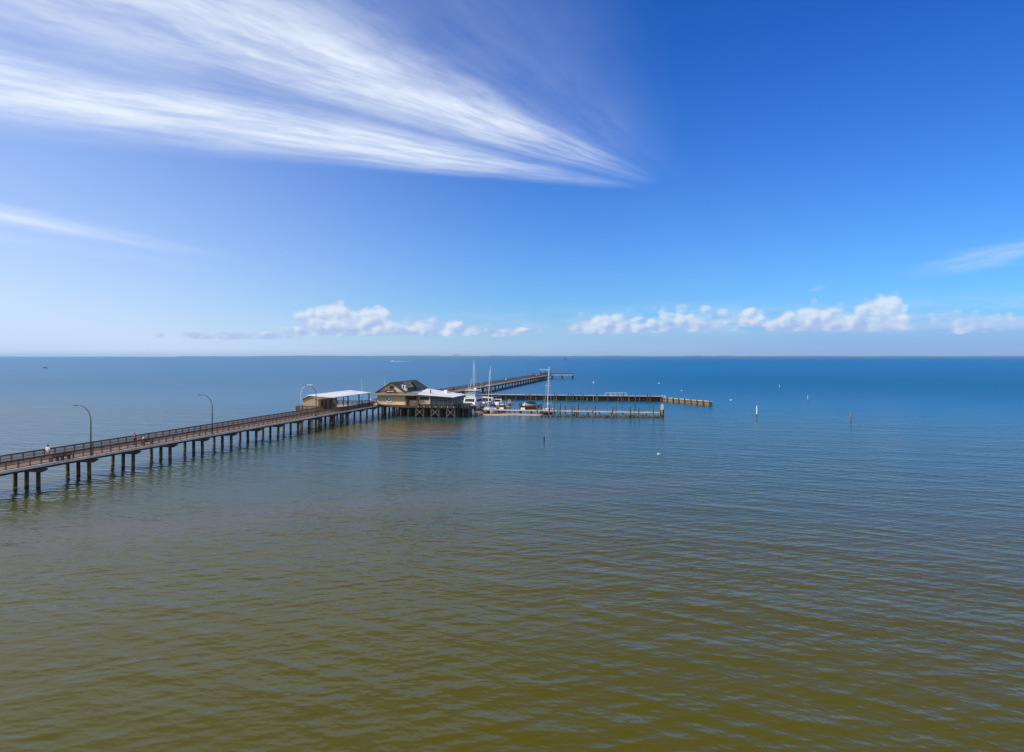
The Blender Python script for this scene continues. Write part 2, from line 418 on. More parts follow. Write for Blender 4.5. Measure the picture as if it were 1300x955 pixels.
def water_sheet():
    bm = bmesh.new()
    ys = [-300, 0, 60, 150, 300, 600, 1200, 2500, 5000, 9000, FAR]
    xs = [-16000, -6000, -2000, -600, -200, 0, 200, 600, 2000, 6000, 16000]
    g = [[bm.verts.new((x, y, 0)) for x in xs] for y in ys]
    for j in range(len(ys) - 1):
        for i in range(len(xs) - 1):
            bm.faces.new((g[j][i], g[j][i + 1], g[j + 1][i + 1], g[j + 1][i]))
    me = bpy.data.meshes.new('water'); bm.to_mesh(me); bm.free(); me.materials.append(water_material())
    o = bpy.data.objects.new('water', me); COL.objects.link(o)
    tag(o, 'wide bay of brown water turning blue offshore', None, None, 'structure')
water_sheet()

# far shore: a very low wooded coast with an uneven top, 14.5 km away
mb = MB(); ptsf = []
for i in range(161):
    x = -7000 + i * 20000 / 160
    fade = 1.0 if -5600 < x < 12500 else 0.5
    h = (15 + 2.5 * math.sin(i * 0.37) + 1.5 * math.sin(i * 1.31 + 1) + random.uniform(-1.5, 1.5)) * fade
    ptsf.append((x, 14300 + 300 * math.sin(i * 0.05), max(4, h)))
rows = []
for x, y, h in ptsf:
    rows.append([mb.bm.verts.new(p) for p in ((x, y - 60, -1), (x, y, h), (x, y + 250, h * 1.1), (x, y + 500, -1))])
for A, B in zip(rows, rows[1:]):
    for k in range(3): mb.bm.faces.new((A[k], A[k + 1], B[k + 1], B[k]))
tag(mb.build('far_shore', M_TREES), 'low wooded far shore on the horizon', None, None, 'structure')
for k, (u, h, w_) in enumerate(((576.5, 46, 26), (579.5, 38, 34), (584, 42, 24))):
    p = GY(u, 14050)
    o = MB().box(-w_ / 2, w_ / 2, -12, 12, 0, h).box(-w_ / 4, w_ / 4, -6, 6, h, h + 6).build('tower_block', M_TOWER, None, (p.x, p.y, 0))
    tag(o, ('faint tower block on the horizon, leftmost of three above the marina', 'faint broad tower block on the horizon, middle of three above the marina',
            'faint slim tower block on the horizon, rightmost of three above the marina')[k], 'building', 'tower blocks on the horizon')

# sand bar in front of the boat slips
mb = MB(); n = 48; rows = []
for i in range(n + 1):
    q = i / n; u = 612 + q * 78
    c = G(u, 526.6 + 0.3 * math.sin(q * 9))
    wv = (0.35 + 1.35 * math.sin(math.pi * min(1, max(0.02, q))) ** 0.5) * (0.85 + 0.3 * random.random())
    rows.append([mb.bm.verts.new((c.x, c.y + d * wv * 2.2, z)) for d, z in ((-1, -0.12), (-0.5, 0.08), (0, 0.20 + 0.06 * random.random()), (0.6, 0.12), (1, -0.12))])
for A, B in zip(rows, rows[1:]):
    for k in range(4): mb.bm.faces.new((A[k], A[k + 1], B[k + 1], B[k]))
tag(mb.build('sandbar', M_SAND, smooth=True), 'strip of tan sand showing above the water below the boat slips', None, None, 'structure')

# ------------------------------------------------------------------ the pier
DZ = 2.6
pier = empty('fishing_pier', P(0, 0, 0), RZ, 'long timber fishing pier on dark piles running out into the bay', 'pier')
S0, S1 = -42.0, 379.0
PL0, PL1, PLT = 75.5, 96.0, -9.2      # widened platform: from s to s, out to t
d = MB().box(-2.45, 2.45, S0, S1 - 3.5, DZ - 0.12, DZ).box(PLT, -2.45, PL0, PL1, DZ - 0.12, DZ).box(-10.5, 17, S1 - 3.5, S1 + 2.5, DZ - 0.12, DZ + 0.02)
d.build('deck', M_DECK, pier)
e = MB()
for t in (-2.5, 2.5): e.box(t - 0.12, t + 0.12, S0, S1 - 3.6, DZ - 0.16, DZ + 0.12)
e.box(PLT - .1, PLT + .1, PL0, PL1, DZ - .16, DZ + .12)
e.box(-10.6, -10.4, S1 - 3.5, S1 + 2.5, DZ - .16, DZ + .12).box(16.9, 17.1, S1 - 3.5, S1 + 2.5, DZ - .16, DZ + .12).box(2.62, 16.9, S1 - 3.6, S1 - 3.4, DZ - .16, DZ + .12).box(-10.4, 16.9, S1 + 2.4, S1 + 2.6, DZ - .16, DZ + .12)
e.build('kerb', M_CONC, pier)
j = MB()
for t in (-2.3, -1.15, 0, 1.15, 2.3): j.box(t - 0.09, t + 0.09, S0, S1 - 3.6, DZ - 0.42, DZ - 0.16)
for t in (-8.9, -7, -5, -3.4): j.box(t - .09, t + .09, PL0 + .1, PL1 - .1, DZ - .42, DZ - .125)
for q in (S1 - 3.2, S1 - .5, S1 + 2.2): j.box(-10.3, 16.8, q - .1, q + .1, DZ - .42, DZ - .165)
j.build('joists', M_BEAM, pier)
# pile bents: one cap with three piles each, 7.21 m apart
PITCH = 7.21
pile_mesh = None
cap_mesh = None
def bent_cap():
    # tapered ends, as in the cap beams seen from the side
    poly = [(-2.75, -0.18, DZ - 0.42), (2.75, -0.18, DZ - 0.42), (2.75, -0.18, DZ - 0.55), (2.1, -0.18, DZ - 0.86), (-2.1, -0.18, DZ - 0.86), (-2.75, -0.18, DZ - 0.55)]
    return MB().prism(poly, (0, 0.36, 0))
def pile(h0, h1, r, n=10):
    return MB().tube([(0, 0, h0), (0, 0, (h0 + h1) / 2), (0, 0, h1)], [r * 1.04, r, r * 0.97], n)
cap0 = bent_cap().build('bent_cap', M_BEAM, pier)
p0 = pile(-1.5, DZ - 0.85, 0.23).build('pile', M_PILE, cap0, (-1.6, 0, 0), smooth=True)
for t in (0, 1.6): dup(p0, (t, 0, 0), parent=cap0)
nb = int((S1 - 4) / PITCH)
for k in range(-5, nb + 1):
    if k == 0: continue
    c = dup(cap0, (0, k * PITCH, 0), parent=pier)
    for q in kids(c): q.rotation_euler = (R(random.uniform(-1.2, 1.2)), R(random.uniform(-1.2, 1.2)), random.uniform(0, 6)); q.location.x += random.uniform(-.06, .06)
for s in (PL0 + 1.2, PL0 + 6.5, PL0 + 13, PL1 - 1):     # piles that carry the widened platform
    for t in (-8.6, -6.2, -3.9): dup(p0, (t, s, 0), parent=pier)
pt = pile(-1.5, DZ - .165, 0.27).build('pile', M_PILE, pier, (-9.5, S1 - 1, 0), smooth=True)
for t in (-5, 3.2, 9.6, 16.6):
    for s in (S1 - 2.6, S1 + 2.0): dup(pt, (t, s, 0), parent=pier)
# railings
def railing(x0, y0, x1, y1, posts=True, z=DZ, h=1.08, par=pier, step=1.442, pick=0.10, first=0.0):
    L = math.hypot(x1 - x0, y1 - y0); n = max(1, round(L / step)); a = math.atan2(y1 - y0, x1 - x0)
    mb = MB()
    mb.box(0, L, -0.075, 0.075, z + h - 0.05, z + h); mb.box(0, L, -0.03, 0.03, z + h - 0.16, z + h - 0.055)
    mb.box(0, L, -0.025, 0.025, z + 0.14, z + 0.21); mb.box(0, L, -0.02, 0.02, z + 0.55, z + 0.6)
    k = int(L / pick)
    for i in range(1, k):
        q = i * pick; mb.box(q - 0.015, q + 0.015, -0.012, 0.012, z + 0.21, z + h - 0.165)
    r_ = mb.build('railing', M_RAIL, par, (x0, y0, 0), a)
    post = MB().box(-0.055, 0.055, -0.055, 0.055, z + 0.005, z + h - 0.052).build('rail_post', M_RAIL, r_, (0.06, 0.14, 0))
    rest = MB(); any_ = False
    for i in range(1, n + 1):
        q = min(L - 0.06, i * L / n)
        if i < 80: dup(post, (q, 0.14, 0), parent=r_)
        else: rest.box(q - .055, q + .055, 0.085, 0.195, z + .005, z + h - 0.052); any_ = True
    if any_:
        tag(rest.build('rail_post', M_RAIL, r_), None, None, None, 'stuff')
    return r_
railing(2.28, S0, 2.28, 92.3)
railing(-2.28, PL0 - 0.1, -2.28, S0)
railing(-2.4, PL0 + .1, PLT + .15, PL0 + .1)
railing(PLT + .15, PL1 - .1, PLT + .15, PL0 + .2)
railing(PLT + .2, PL1 - .1, -2.4, PL1 - .1)
railing(2.28, 112.2, 2.28, S1 - 3.6, pick=0.35)
railing(-2.28, S1 - 3.6, -2.28, PL1, pick=0.35)
for a in ((2.4, S1 - 3.3, 16.8, S1 - 3.3), (16.8, S1 - 3.2, 16.8, S1 + 2.2), (16.8, S1 + 2.3, -10.3, S1 + 2.3), (-10.3, S1 + 2.2, -10.3, S1 - 3.2), (-10.3, S1 - 3.3, -2.4, S1 - 3.3)):
    railing(*a, pick=0.5, step=2.4, z=DZ + 0.02)
# shelter on the pier head
sh = empty('pier_shelter', P(S1 - 0.6, -1.6, DZ + .02), RZ, 'open shelter with a flat white roof on the far head of the pier', 'shelter')
MB().box(-3.6, 3.6, -2.2, 2.2, 3.2, 3.45).build('roof', M_WHITEROOF, sh)
for x in (-3.2, 0, 3.2):
    for y in (-1.9, 1.9): MB().box(x - .1, x + .1, y - .1, y + .1, 0, 3.2).build('post', M_BEAM, sh)
MB().box(-2.8, 2.8, -0.3, 0.3, 0.42, 0.5).box(-2.6, -2.4, -.25, .25, 0, .42).box(2.4, 2.6, -.25, .25, 0, .42).box(-2.8, 2.8, .24, .3, .5, .95).build('bench', M_MAROON, sh)

# ------------------------------------------------------------------ lamps on the pier
def lamp(loc, rotz, label, metal=M_GALV, h=6.2, reach=2.3):
    o = empty('street_lamp', loc, rotz, label, 'street lamp', 'curved street lamps along the pier')
    MB().box(-.16, .16, -.16, .16, 0, .06).tube([(0, 0, .06), (0, 0, .5)], .12, 10).build('base', metal, o)
    rad = 1.9
    pts = [(0, 0, .45), (0, 0, h - rad)]
    for i in range(1, 9):
        a = i / 8 * math.pi / 2
        pts.append((-rad * (1 - math.cos(a)), 0, h - rad + rad * math.sin(a)))
    pts.append((-reach + .35, 0, h))
    MB().tube(pts, [.085] + [.075] + [.06] * 8 + [.05], 10).build('pole', metal, o, smooth=True)
    MB().ball((-reach - .05, 0, h - .03), .48, .14, .09).build('lamp_head', M_LAMPW if metal is M_LAMPW else metal, o, smooth=True)
    MB().ball((-reach - .08, 0, h - .10), .28, .1, .06).build('lens', M_WHITE, o, smooth=True)
    return o
def lamp_at(u, side, rot, label, metal=M_GALV, **k):
    t = 2.5 if side > 0 else -2.5
    k0 = (u - U0) / F; base = P(0, t)
    Y = (base.x - 0.2134 * base.y) / (k0 - 0.2134); s = (Y - base.y) / DV.y
    return lamp(P(s, t - 0.05 * side, DZ + .12), RZ + rot, label, metal, **k)
lamp_at(115.7, 1, 0, 'dark curved lamp post standing beside the two walkers and nearest of all lamps')
lamp_at(269.8, 1, 0, 'dark curved lamp post alone midway along the open pier, well before the hut')
lamp_at(401.5, 1, 0, 'dark curved lamp post in front of the hut, its arm bent to the left')
lamp_at(382.0, -1, math.pi, 'pale topped lamp post beside the hut gable, its arm bent to the right', M_LAMPW)
lamp_at(459.4, -1, math.pi * 0.62, 'pale lamp post rising behind the white canopy', M_LAMPW, h=6.2)
lamp_at(488.5, -1, math.pi * 0.6, 'pale lamp post rising behind the restaurant gable', M_LAMPW, h=6.3)
lamp_at(670.2, -1, math.pi, 'dark lamp post far out near the pier head shelter', M_GALV, h=7.6)

# ------------------------------------------------------------------ hut
hut = empty('restroom_hut', P(77.6, -6.55, DZ), RZ, 'small tan hut with a gabled roof standing on the pier platform', 'hut')
HW, HL, HE, HR = 1.9, 9.2, 2.55, 3.35
w = MB().box(-HW, HW, 0, HL, 0, HE)
w.prism([(-HW, 0, HE), (HW, 0, HE), (0, 0, HR)], (0, HL, 0)); w.build('wall', M_TAN, hut)
rf = MB()
rf.prism([(-HW - .35, -.4, HE - .12), (0, -.4, HR + .03), (0, -.4, HR + .15), (-HW - .35, -.4, HE)], (0, HL + .8, 0))
rf.prism([(HW + .35, -.4, HE - .12), (0, -.4, HR + .03), (0, -.4, HR + .15), (HW + .35, -.4, HE)], (0, HL + .8, 0))
rf.build('roof', M_HUTROOF, hut)
for y in (1.9, 3.6, 6.0):
    dr = MB().box(HW + .003, HW + .05, y - .5, y + .5, 0.02, 2.1).build('door', M_MAROON, hut)
    MB().box(HW + .05, HW + .1, y + .32, y + .4, .98, 1.06).build('handle', M_LAMPW, dr)
MB().box(HW + .003, HW + .06, 7.3, 8.6, 1.1, 2.0).build('window', M_WIN, hut)
MB().box(HW + .003, HW + .04, .2, 1.0, .05, 2.3).build('pale_panel', M_CONC, hut)
# open white canopy
cn = empty('white_canopy', P(72.6, -1.5, DZ), RZ, 'flat white canopy on dark posts sheltering the pier before the restaurant', 'canopy')
r_ = MB()
r_.slab([(-3.8, 1.3, 3.74), (3.9, -0.9, 3.46), (3.9, 18.6, 3.46), (-3.9, 23.0, 3.74)], 0.16)
r_.build('roof', M_WHITEROOF, cn)
fb = MB()
for y in (.9, 6.7, 12.5, 18.2): fb.beam((-3.7, y + .6, 3.48), (3.8, y - .6, 3.20), .12, .16)
fb.build('rafters', M_BEAM, cn)
for y in (.3, 6.1, 11.9, 17.6):
    MB().box(3.55, 3.75, y - .1, y + .1, 0, 3.14).build('post', M_BEAM, cn)
    if y > 1: MB().box(-3.75, -3.55, y + 1.1, y + 1.3, 0, 3.42).build('post', M_BEAM, cn)

# ------------------------------------------------------------------ restaurant
RS, RT = 93.0, 2.5
rest = empty('pier_restaurant', P(RS, RT, 0), RZ, 'cream gabled restaurant on stilts beside the pier with a white roofed dining room', 'restaurant')
def X(t): return t - RT
def Yy(s): return s - RS
FZ = 2.6
MB().box(X(2.7), X(10.1), Yy(94), Yy(111), FZ, 5.62).prism([(X(2.9), Yy(94), 5.62), (X(9.9), Yy(94), 5.62), (X(9.9), Yy(94), 6.15), (X(6.4), Yy(94), 8.30), (X(2.9), Yy(94), 6.15)], (0, 16.9, 0)).build('wall', M_CREAM, rest)
MB().box(X(2.55), X(23.0), Yy(93.6), Yy(112), 2.3, 2.6).box(X(23.0), X(24.9), Yy(98.5), Yy(107), 1.75, 2.0).build('floor_deck', M_BEAM, rest)
MB().box(X(2.68), X(10.4), Yy(93.88), Yy(93.99), 2.55, 2.95).build('skirting_board', M_MAROON, rest)
# hipped skirt roof under the gable
sk = MB()
zo, zi = 5.42, 6.18
sk.slab([(X(1.6), Yy(93.05), zo), (X(11.5), Yy(93.05), zo), (X(9.9), Yy(93.98), zi), (X(2.9), Yy(93.98), zi)], .14)
sk.slab([(X(1.6), Yy(93.05), zo), (X(2.9), Yy(93.98), zi), (X(2.9), Yy(111), zi), (X(1.6), Yy(112), zo)], .14)
sk.slab([(X(11.5), Yy(93.05), zo), (X(13.5), Yy(93.05), zo - .05), (X(13.5), Yy(94.2), zo + .1), (X(9.9), Yy(93.98), zi)], .14)
sk.build('skirt_roof', M_SHING, rest)
mr = MB()
rk0, rk1 = Yy(93.4), Yy(111.6)
mr.slab([(X(2.3), rk0, 5.95), (X(6.4), rk0, 8.52), (X(6.4), rk1, 8.52), (X(2.3), rk1, 5.95)], .16)
mr.slab([(X(10.6), rk0, 5.90), (X(6.4), rk0, 8.52), (X(6.4), rk1, 8.52), (X(10.6), rk1, 5.90)], .16)
mr.build('main_roof', M_DARKSH, rest)
lr = MB().slab([(X(10.5), Yy(94.3), 6.0), (X(13.4), Yy(94.3), 5.6), (X(12.4), Yy(111.6), 6.3), (X(10.5), Yy(111.6), 6.1)], .14)
lr.build('low_roof', M_GREYROOF, rest)
# cross gable on the sunless slope
gz0, gz1 = 6.7, 8.38
dg = MB().prism([(X(8.9), Yy(97.2), gz0 - .2), (X(8.9), Yy(104.2), gz0 - .2), (X(8.9), Yy(100.7), gz1 - .12)], (-2.3, 0, 0)).build('cross_gable', M_CREAM, rest)
cg = MB()
cg.slab([(X(9.3), Yy(96.7), gz0 - .22), (X(9.3), Yy(100.7), gz1 + .04), (X(6.5), Yy(100.7), gz1 + .04), (X(6.5), Yy(96.7), gz0 - .22)], .12)
cg.slab([(X(9.3), Yy(104.7), gz0 - .22), (X(9.3), Yy(100.7), gz1 + .04), (X(6.5), Yy(100.7), gz1 + .04), (X(6.5), Yy(104.7), gz0 - .22)], .12)
cg.build('roof', M_DARKSH, dg)
for (t, s, z, r) in ((8.9, 95.0, 6.9, .16), (9.2, 96.0, 6.7, .2)):
    MB().tube([(X(t), Yy(s), z - .5), (X(t), Yy(s), z + .75)], r, 10).ball((X(t), Yy(s), z + .8), r * 1.5, r * 1.5, r).build('vent_pipe', M_WHITE, rest)
MB().box(X(9.3), X(10.1), Yy(94.6), Yy(95.4), 6.2, 6.95).build('air_conditioner', M_LAMPW, rest, bevel=.03)
# gable window, sign board, round emblem
gw = MB().box(X(6.0), X(7.0), Yy(93.9), Yy(93.995), 6.75, 7.55).build('window', M_WIN, rest)
fr = MB()
for a in ((5.92, 6.0, 6.68, 7.62), (7.0, 7.08, 6.68, 7.62), (6.0, 7.0, 6.68, 6.75), (6.0, 7.0, 7.55, 7.62)): fr.box(X(a[0]), X(a[1]), Yy(93.86), Yy(93.99), a[2], a[3])
fr.build('frame', M_WOOD, gw)
sb = MB().box(X(4.9), X(7.9), Yy(93.35), Yy(93.43), 6.0, 6.5).build('sign_board', M_BEAM, rest)
MB().box(X(4.9), X(7.9), Yy(93.33), Yy(93.45), 6.5, 6.6).build('trim', M_RED, sb)
MB().box(X(5.5), X(6.4), Yy(93.31), Yy(93.35), 6.15, 6.33).box(X(6.55), X(7.2), Yy(93.31), Yy(93.35), 6.15, 6.33).build('lettering', M_CONC, sb)
em = MB().box(X(5.15), X(6.45), Yy(93.9), Yy(93.99), 3.55, 5.2).build('emblem_panel', M_SIGNW, rest)
ring = MB()
for k in range(24):
    a0, a1 = k * math.pi / 12, (k + 1) * math.pi / 12
    cx, cz = X(5.8), 4.37
    poly = [(cx + r * math.cos(a), Yy(93.895), cz + r * math.sin(a)) for r, a in ((.38, a0), (.60, a0), (.60, a1), (.38, a1))]
    ring.prism(poly, (0, -.02, 0))
ring.box(X(5.74), X(5.86), Yy(93.875), Yy(93.895), 4.15, 4.6)
ring.build('emblem_ring', M_LIME, em)
# porch between the two halves
MB().box(X(10.1), X(10.55), Yy(93.8), Yy(94.3), FZ, 5.55).build('porch_post', M_MAROON, rest)
MB().box(X(12.95), X(13.4), Yy(93.8), Yy(94.3), FZ, 5.5).build('porch_post', M_MAROON, rest)
MB().box(X(10.11), X(13.3), Yy(98), Yy(98.2), FZ, 5.9).build('porch_wall', M_BEIGE, rest)
MB().box(X(10.7), X(12.9), Yy(97.9), Yy(97.99), 4.3, 5.3).build('window', M_WIN, rest)
MB().box(X(10.6), X(12.9), Yy(95.2), Yy(96), FZ, 4.0).build('counter', M_CONC, rest)
MB().box(X(10.56), X(12.94), Yy(93.9), Yy(94.0), 3.3, 3.42).box(X(10.56), X(12.94), Yy(93.9), Yy(94.0), 2.75, 2.85).build('porch_rail', M_RAIL, rest)
# beige bay with a shuttered window
MB().box(X(13.41), X(16.4), Yy(94.2), Yy(103), 2.62, 5.35).build('bay_wall', M_BEIGE, rest)
MB().box(X(13.75), X(16.05), Yy(94.1), Yy(94.19), 4.25, 5.0).build('window', M_WIN, rest)
MB().box(X(13.38), X(16.42), Yy(94.12), Yy(94.19), 2.62, 3.2).build('skirting_board', M_BEAM, rest)
# glazed dining room
D0, D1, DS0, DS1 = 16.42, 22.0, 94.3, 103.3
MB().box(X(D0), X(D1 - .05), Yy(DS0 + .08), Yy(DS1), FZ + .01, 5.0).build('dining_screen', M_PANE, rest)
pf = MB()
for i in range(6):
    t = D0 + .05 + i * (D1 - D0 - .1) / 5; pf.box(X(t) - .05, X(t) + .05, Yy(DS0), Yy(DS0) + .1, FZ, 5.02)
for i in range(1, 7):
    s = DS0 + i * (DS1 - DS0) / 6; pf.box(X(D1) - .1, X(D1), Yy(s) - .07, Yy(s) + .07, FZ, 5.0)
for z in (3.3, 4.3): pf.box(X(D0), X(D1), Yy(DS0) + .01, Yy(DS0) + .07, z - .03, z + .03); pf.box(X(D1) - .07, X(D1) - .01, Yy(DS0), Yy(DS1), z - .03, z + .03)
pf.build('dining_frame', M_GALV, rest)
wr = MB()
a_, b_, c_, d_ = (X(13.3), Yy(93.6), 5.62), (X(22.6), Yy(93.6), 5.05), (X(22.7), Yy(104.2), 5.12), (X(12.2), Yy(104.2), 6.55)
wr.slab([a_, b_, c_], .12); wr.slab([a_, c_, d_], .12)
wr.build('white_roof', M_WHITEROOF, rest)
MB().tube([(X(15.2), Yy(98), 5.6), (X(15.2), Yy(98), 6.5)], .16, 10).build('vent_pipe', M_GALV, rest)
MB().box(X(17.4), X(18.2), Yy(102), Yy(103), 5.4, 6.25).build('air_conditioner', M_WHITE, rest, bevel=.03)
# edge of the deck: low rail with pale caps
er = MB()
for i in range(7): q = 13.6 + i * 1.5; er.box(X(q) - .06, X(q) + .06, Yy(93.45), Yy(93.59), 2.5, 2.78)
er.build('rail_caps', M_CAP, rest)
er2 = MB().box(X(13.4), X(23), Yy(93.48), Yy(93.56), 2.72, 2.78)
er2.build('deck_rail', M_BEAM, rest)
# black sheets added to stand for the deep shade under the deck
MB().box(X(7.0), X(22.9), Yy(97.0), Yy(97.1), -.6, 2.295).box(X(22.8), X(22.9), Yy(97.1), Yy(111), -.6, 2.295).box(X(23.1), X(24.7), Yy(99.5), Yy(99.6), -.6, 1.745).box(X(24.6), X(24.7), Yy(99.6), Yy(106.5), -.6, 1.745).build('under_deck_shade', M_BLACK, rest)
rp = pile(-1.5, 2.3, .2).build('pile', M_BEAM, rest, (X(2.9), Yy(94.1), 0), smooth=True)
for i in range(11):
    t = 2.9 + i * 1.98
    for s in (94.1, 96.4, 103.5, 110.8):
        if (i == 0 and s == 94.1) or (s > 97 and t > 7): continue
        dup(rp, (X(t), Yy(s), 0), parent=rest)
rp2 = pile(-1.5, 1.75, .2).build('pile', M_PILE, rest, (X(23.4), Yy(98.8), 0), smooth=True)
for t in (24.75,): dup(rp2, (X(t), Yy(98.8), 0), parent=rest)
for t0 in (12.8, 16.76, 20.72):
    MB().beam((X(t0), Yy(93.85), .35), (X(t0 + 1.98), Yy(93.85), 2.2), .09).beam((X(t0), Yy(93.78), 2.2), (X(t0 + 1.98), Yy(93.78), .35), .09).build('cross_brace', M_WOOD, rest)
# clutter rail on the lower deck
cr = MB()
for i in range(3): q = 23.2 + i * .8; cr.box(X(q) - .05, X(q) + .05, Yy(98.6), Yy(98.7), 2.0, 3.0)
cr.box(X(23.1), X(24.9), Yy(98.62), Yy(98.68), 2.95, 3.03).box(X(23.1), X(24.9), Yy(98.63), Yy(98.67), 2.5, 2.55)
cr.build('lower_rail', M_CAP, rest)

# ------------------------------------------------------------------ front dock with its railing
FS = 107.4
dock = empty('marina_dock', P(FS, 24, 0), RZ, 'long low walkway dock with a handrail in front of the boat slips', 'dock')
DL = 47.3; dz = 1.15
MB().box(0, DL, -.85, .85, dz - .1, dz).build('deck', M_WOOD, dock)
MB().box(0, DL, -.9, -.855, dz - .22, dz + .01).box(0, DL, .855, .9, dz - .22, dz + .01).build('fascia', M_CAP, dock)
hr = MB().box(6, DL - 1.2, .72, .78, dz + .95, dz + 1.02).box(16, DL - 1.2, .73, .77, dz + .5, dz + .55)
for i in range(24): q = 6 + i * 1.77; hr.box(q - .045, q + .045, .70, .80, dz + .005, dz + .945)
hr.build('handrail', M_RAIL, dock)
def slim(h, r=.13): return pile(-1.2, h, r, 8)
dp = slim(1.05, .15).build('pile', M_PILE, dock, (.6, -.75, 0), smooth=True)
for i in range(1, 17):
    for y in (-.75, .75): dup(dp, (.6 + i * 2.9, y + random.uniform(-.05, .05), 0), parent=dock)
# low rubble along the outer half of the dock
rm = []
for k in range(5):
    mb = MB(); bmesh.ops.create_icosphere(mb.bm, subdivisions=2, radius=1)
    for v in mb.bm.verts: v.co *= 1 + random.uniform(-.22, .22)
    rm.append(mb)
meshes = []
for mb in rm:
    o = mb.build('rock', M_ROCK); meshes.append(o)
first = True; k = 0
for i in range(96):
    u = 688 + i * 1.58 + random.uniform(-.8, .8)
    c = G(u, 529.0 + (u - 690) / 150 * 1.2 + random.uniform(-.35, .35))
    o = meshes[i] if i < 5 else meshes[i % 5].copy()
    if i >= 5: COL.objects.link(o)
    s = random.uniform(.28, .55) * (1.25 if 0.1 < (i * .37) % 1 < .5 else .9)
    o.scale = (s * random.uniform(.9, 1.5), s, s * random.uniform(.7, 1.0)); o.location = (c.x, c.y, random.uniform(-.05, .12)); o.rotation_euler.z = random.uniform(0, 6)
    tag(o, 'dark rock of the low rubble line in the water before the dock', 'rock', 'rocks in front of the marina dock')
# white day marker at the outer end of the dock
ep = P(FS, 71.9)
dm = empty('dock_marker', (ep.x, ep.y, 0), RZ, 'thick white topped post with rust stains at the outer end of the dock', 'marker')
MB().tube([(-.28, 0, -1.2), (-.28, 0, 2.5)], .2, 10).tube([(.28, .1, -1.2), (.28, .1, 2.6)], .2, 10).tube([(0, -.3, -1.2), (0, -.3, 2.0)], .22, 10).build('pile_cluster', M_PILE, dm)
MB().box(-.36, .36, -.56, -.5, 1.75, 3.05).build('sign_panel', M_CAP, dm)
MB().tube([(0, -.45, 0.4), (0, -.45, 3.3)], .1, 8).build('post', M_CAP, dm)
MB().box(-2.2, -.5, -.12, .12, 1.0, 1.12).build('gangplank', M_WHITE, dm)

# mooring piles that stand by themselves among the slips
def set_piles(name, spots, label, cat, group, material=M_PILE, cap=None):
    for (u, vb, vt) in spots:
        g = G(u, vb); h = CAMH - (vt - V0) * g.y / F
        o = slim(h, .14).build(name, material, None, (g.x, g.y, 0), smooth=True)
        tag(o, label, cat, group)
        if cap: MB().tube([(0, 0, h), (0, 0, h + .22)], [.2, .04], 8).build('cap', cap, o)
set_piles('mooring_pile', [(697.4, 528, 514), (703.4, 527.5, 513.5), (708, 528, 515.5), (711.3, 526.5, 511.5), (717.8, 524, 516), (745.2, 524.5, 516), (647, 526, 516.5), (590.5, 524, 511), (606, 523.5, 508), (616, 524, 510), (623.5, 523.5, 509), (634, 523, 511), (640, 522.5, 510.5), (588, 519, 505), (610, 517, 502), (653, 526, 518), (682, 527, 515)],
          'dark mooring pile standing up through the inner half of the marina dock', 'mooring pile', 'mooring piles by the inner dock')
set_piles('mooring_pile', [(726.2, 529.5, 516), (729.3, 527, 515), (734.3, 526, 512), (752.5, 529.5, 516.5), (756, 527, 515), (777.7, 529, 516.5), (782, 527.5, 514), (800.5, 530, 516), (806, 528, 513.5), (811, 529.5, 518), (829.5, 530, 514)],
          'dark mooring pile standing along the outer half of the marina dock', 'mooring pile', 'mooring piles by the outer dock')

# ------------------------------------------------------------------ breakwater wall
bwp = [Vector((-16, 237.5, 0)), Vector((49.5, 225.3, 0)), Vector((60.0, 205.2, 0))]
BH = 1.72
bw = empty('breakwater_wall', bwp[0], 0, 'long dark timber breakwater wall sheltering the marina, bent towards its open end', 'breakwater')
for i, (a, b) in enumerate(zip(bwp, bwp[1:])):
    BH = 1.32 if i else 1.72
    L = (b - a).length; ang = math.atan2(b.y - a.y, b.x - a.x); loc = a - bwp[0]
    MB().box(0, L, -.25 + (0 if i else .6), .25 + (0 if i else .6), -1.2, BH - .1).build('wall', M_BULK if i else M_BEAM, bw, loc, ang)  # long arm's wall and walers dark: walkway shade put into their colour
    MB().box(-.1, L + .1, -.45 - (0 if i else .5), .9, BH - .095, BH).build('walkway', M_CAP, bw, loc, ang)
    wl = MB()
    for z in (.25, BH - .5): wl.box(0, L, -.36 + (0 if i else .6), -.255 + (0 if i else .6), z, z + .2)
    wl.build('waler', M_BULK if i else M_BEAM, bw, loc, ang)
    n = int(L / (2.7 if i else 3.4))
    ps = slim(BH + (.25 if i else .1), .19).build('pile', M_PILE, bw, loc + Vector((math.cos(ang) * .5 + math.sin(ang) * .6, math.sin(ang) * .5 - math.cos(ang) * .6, 0)), smooth=True)
    for k in range(1, n + 1):
        q = .5 + k * (L - .8) / n
        dup(ps, loc + Vector((math.cos(ang) * q + math.sin(ang) * .6, math.sin(ang) * q - math.cos(ang) * .6, 0)), parent=bw)
BH = 1.72
rl = MB()
L = (bwp[1] - bwp[0]).length; ang = math.atan2(bwp[1].y - bwp[0].y, bwp[1].x - bwp[0].x)
rl.tube([(48, .6, BH + .95), (55, .6, BH + .95)], .05, 6).tube([(48, .6, BH + .5), (55, .6, BH + .5)], .04, 6)
for q in (48, 49.75, 51.5, 53.25, 55): rl.tube([(q, .6, BH - .05), (q, .6, BH + .95)], .05, 6)
rl.build('guard_rail', M_LAMPW, bw, (0, 0, 0), ang)
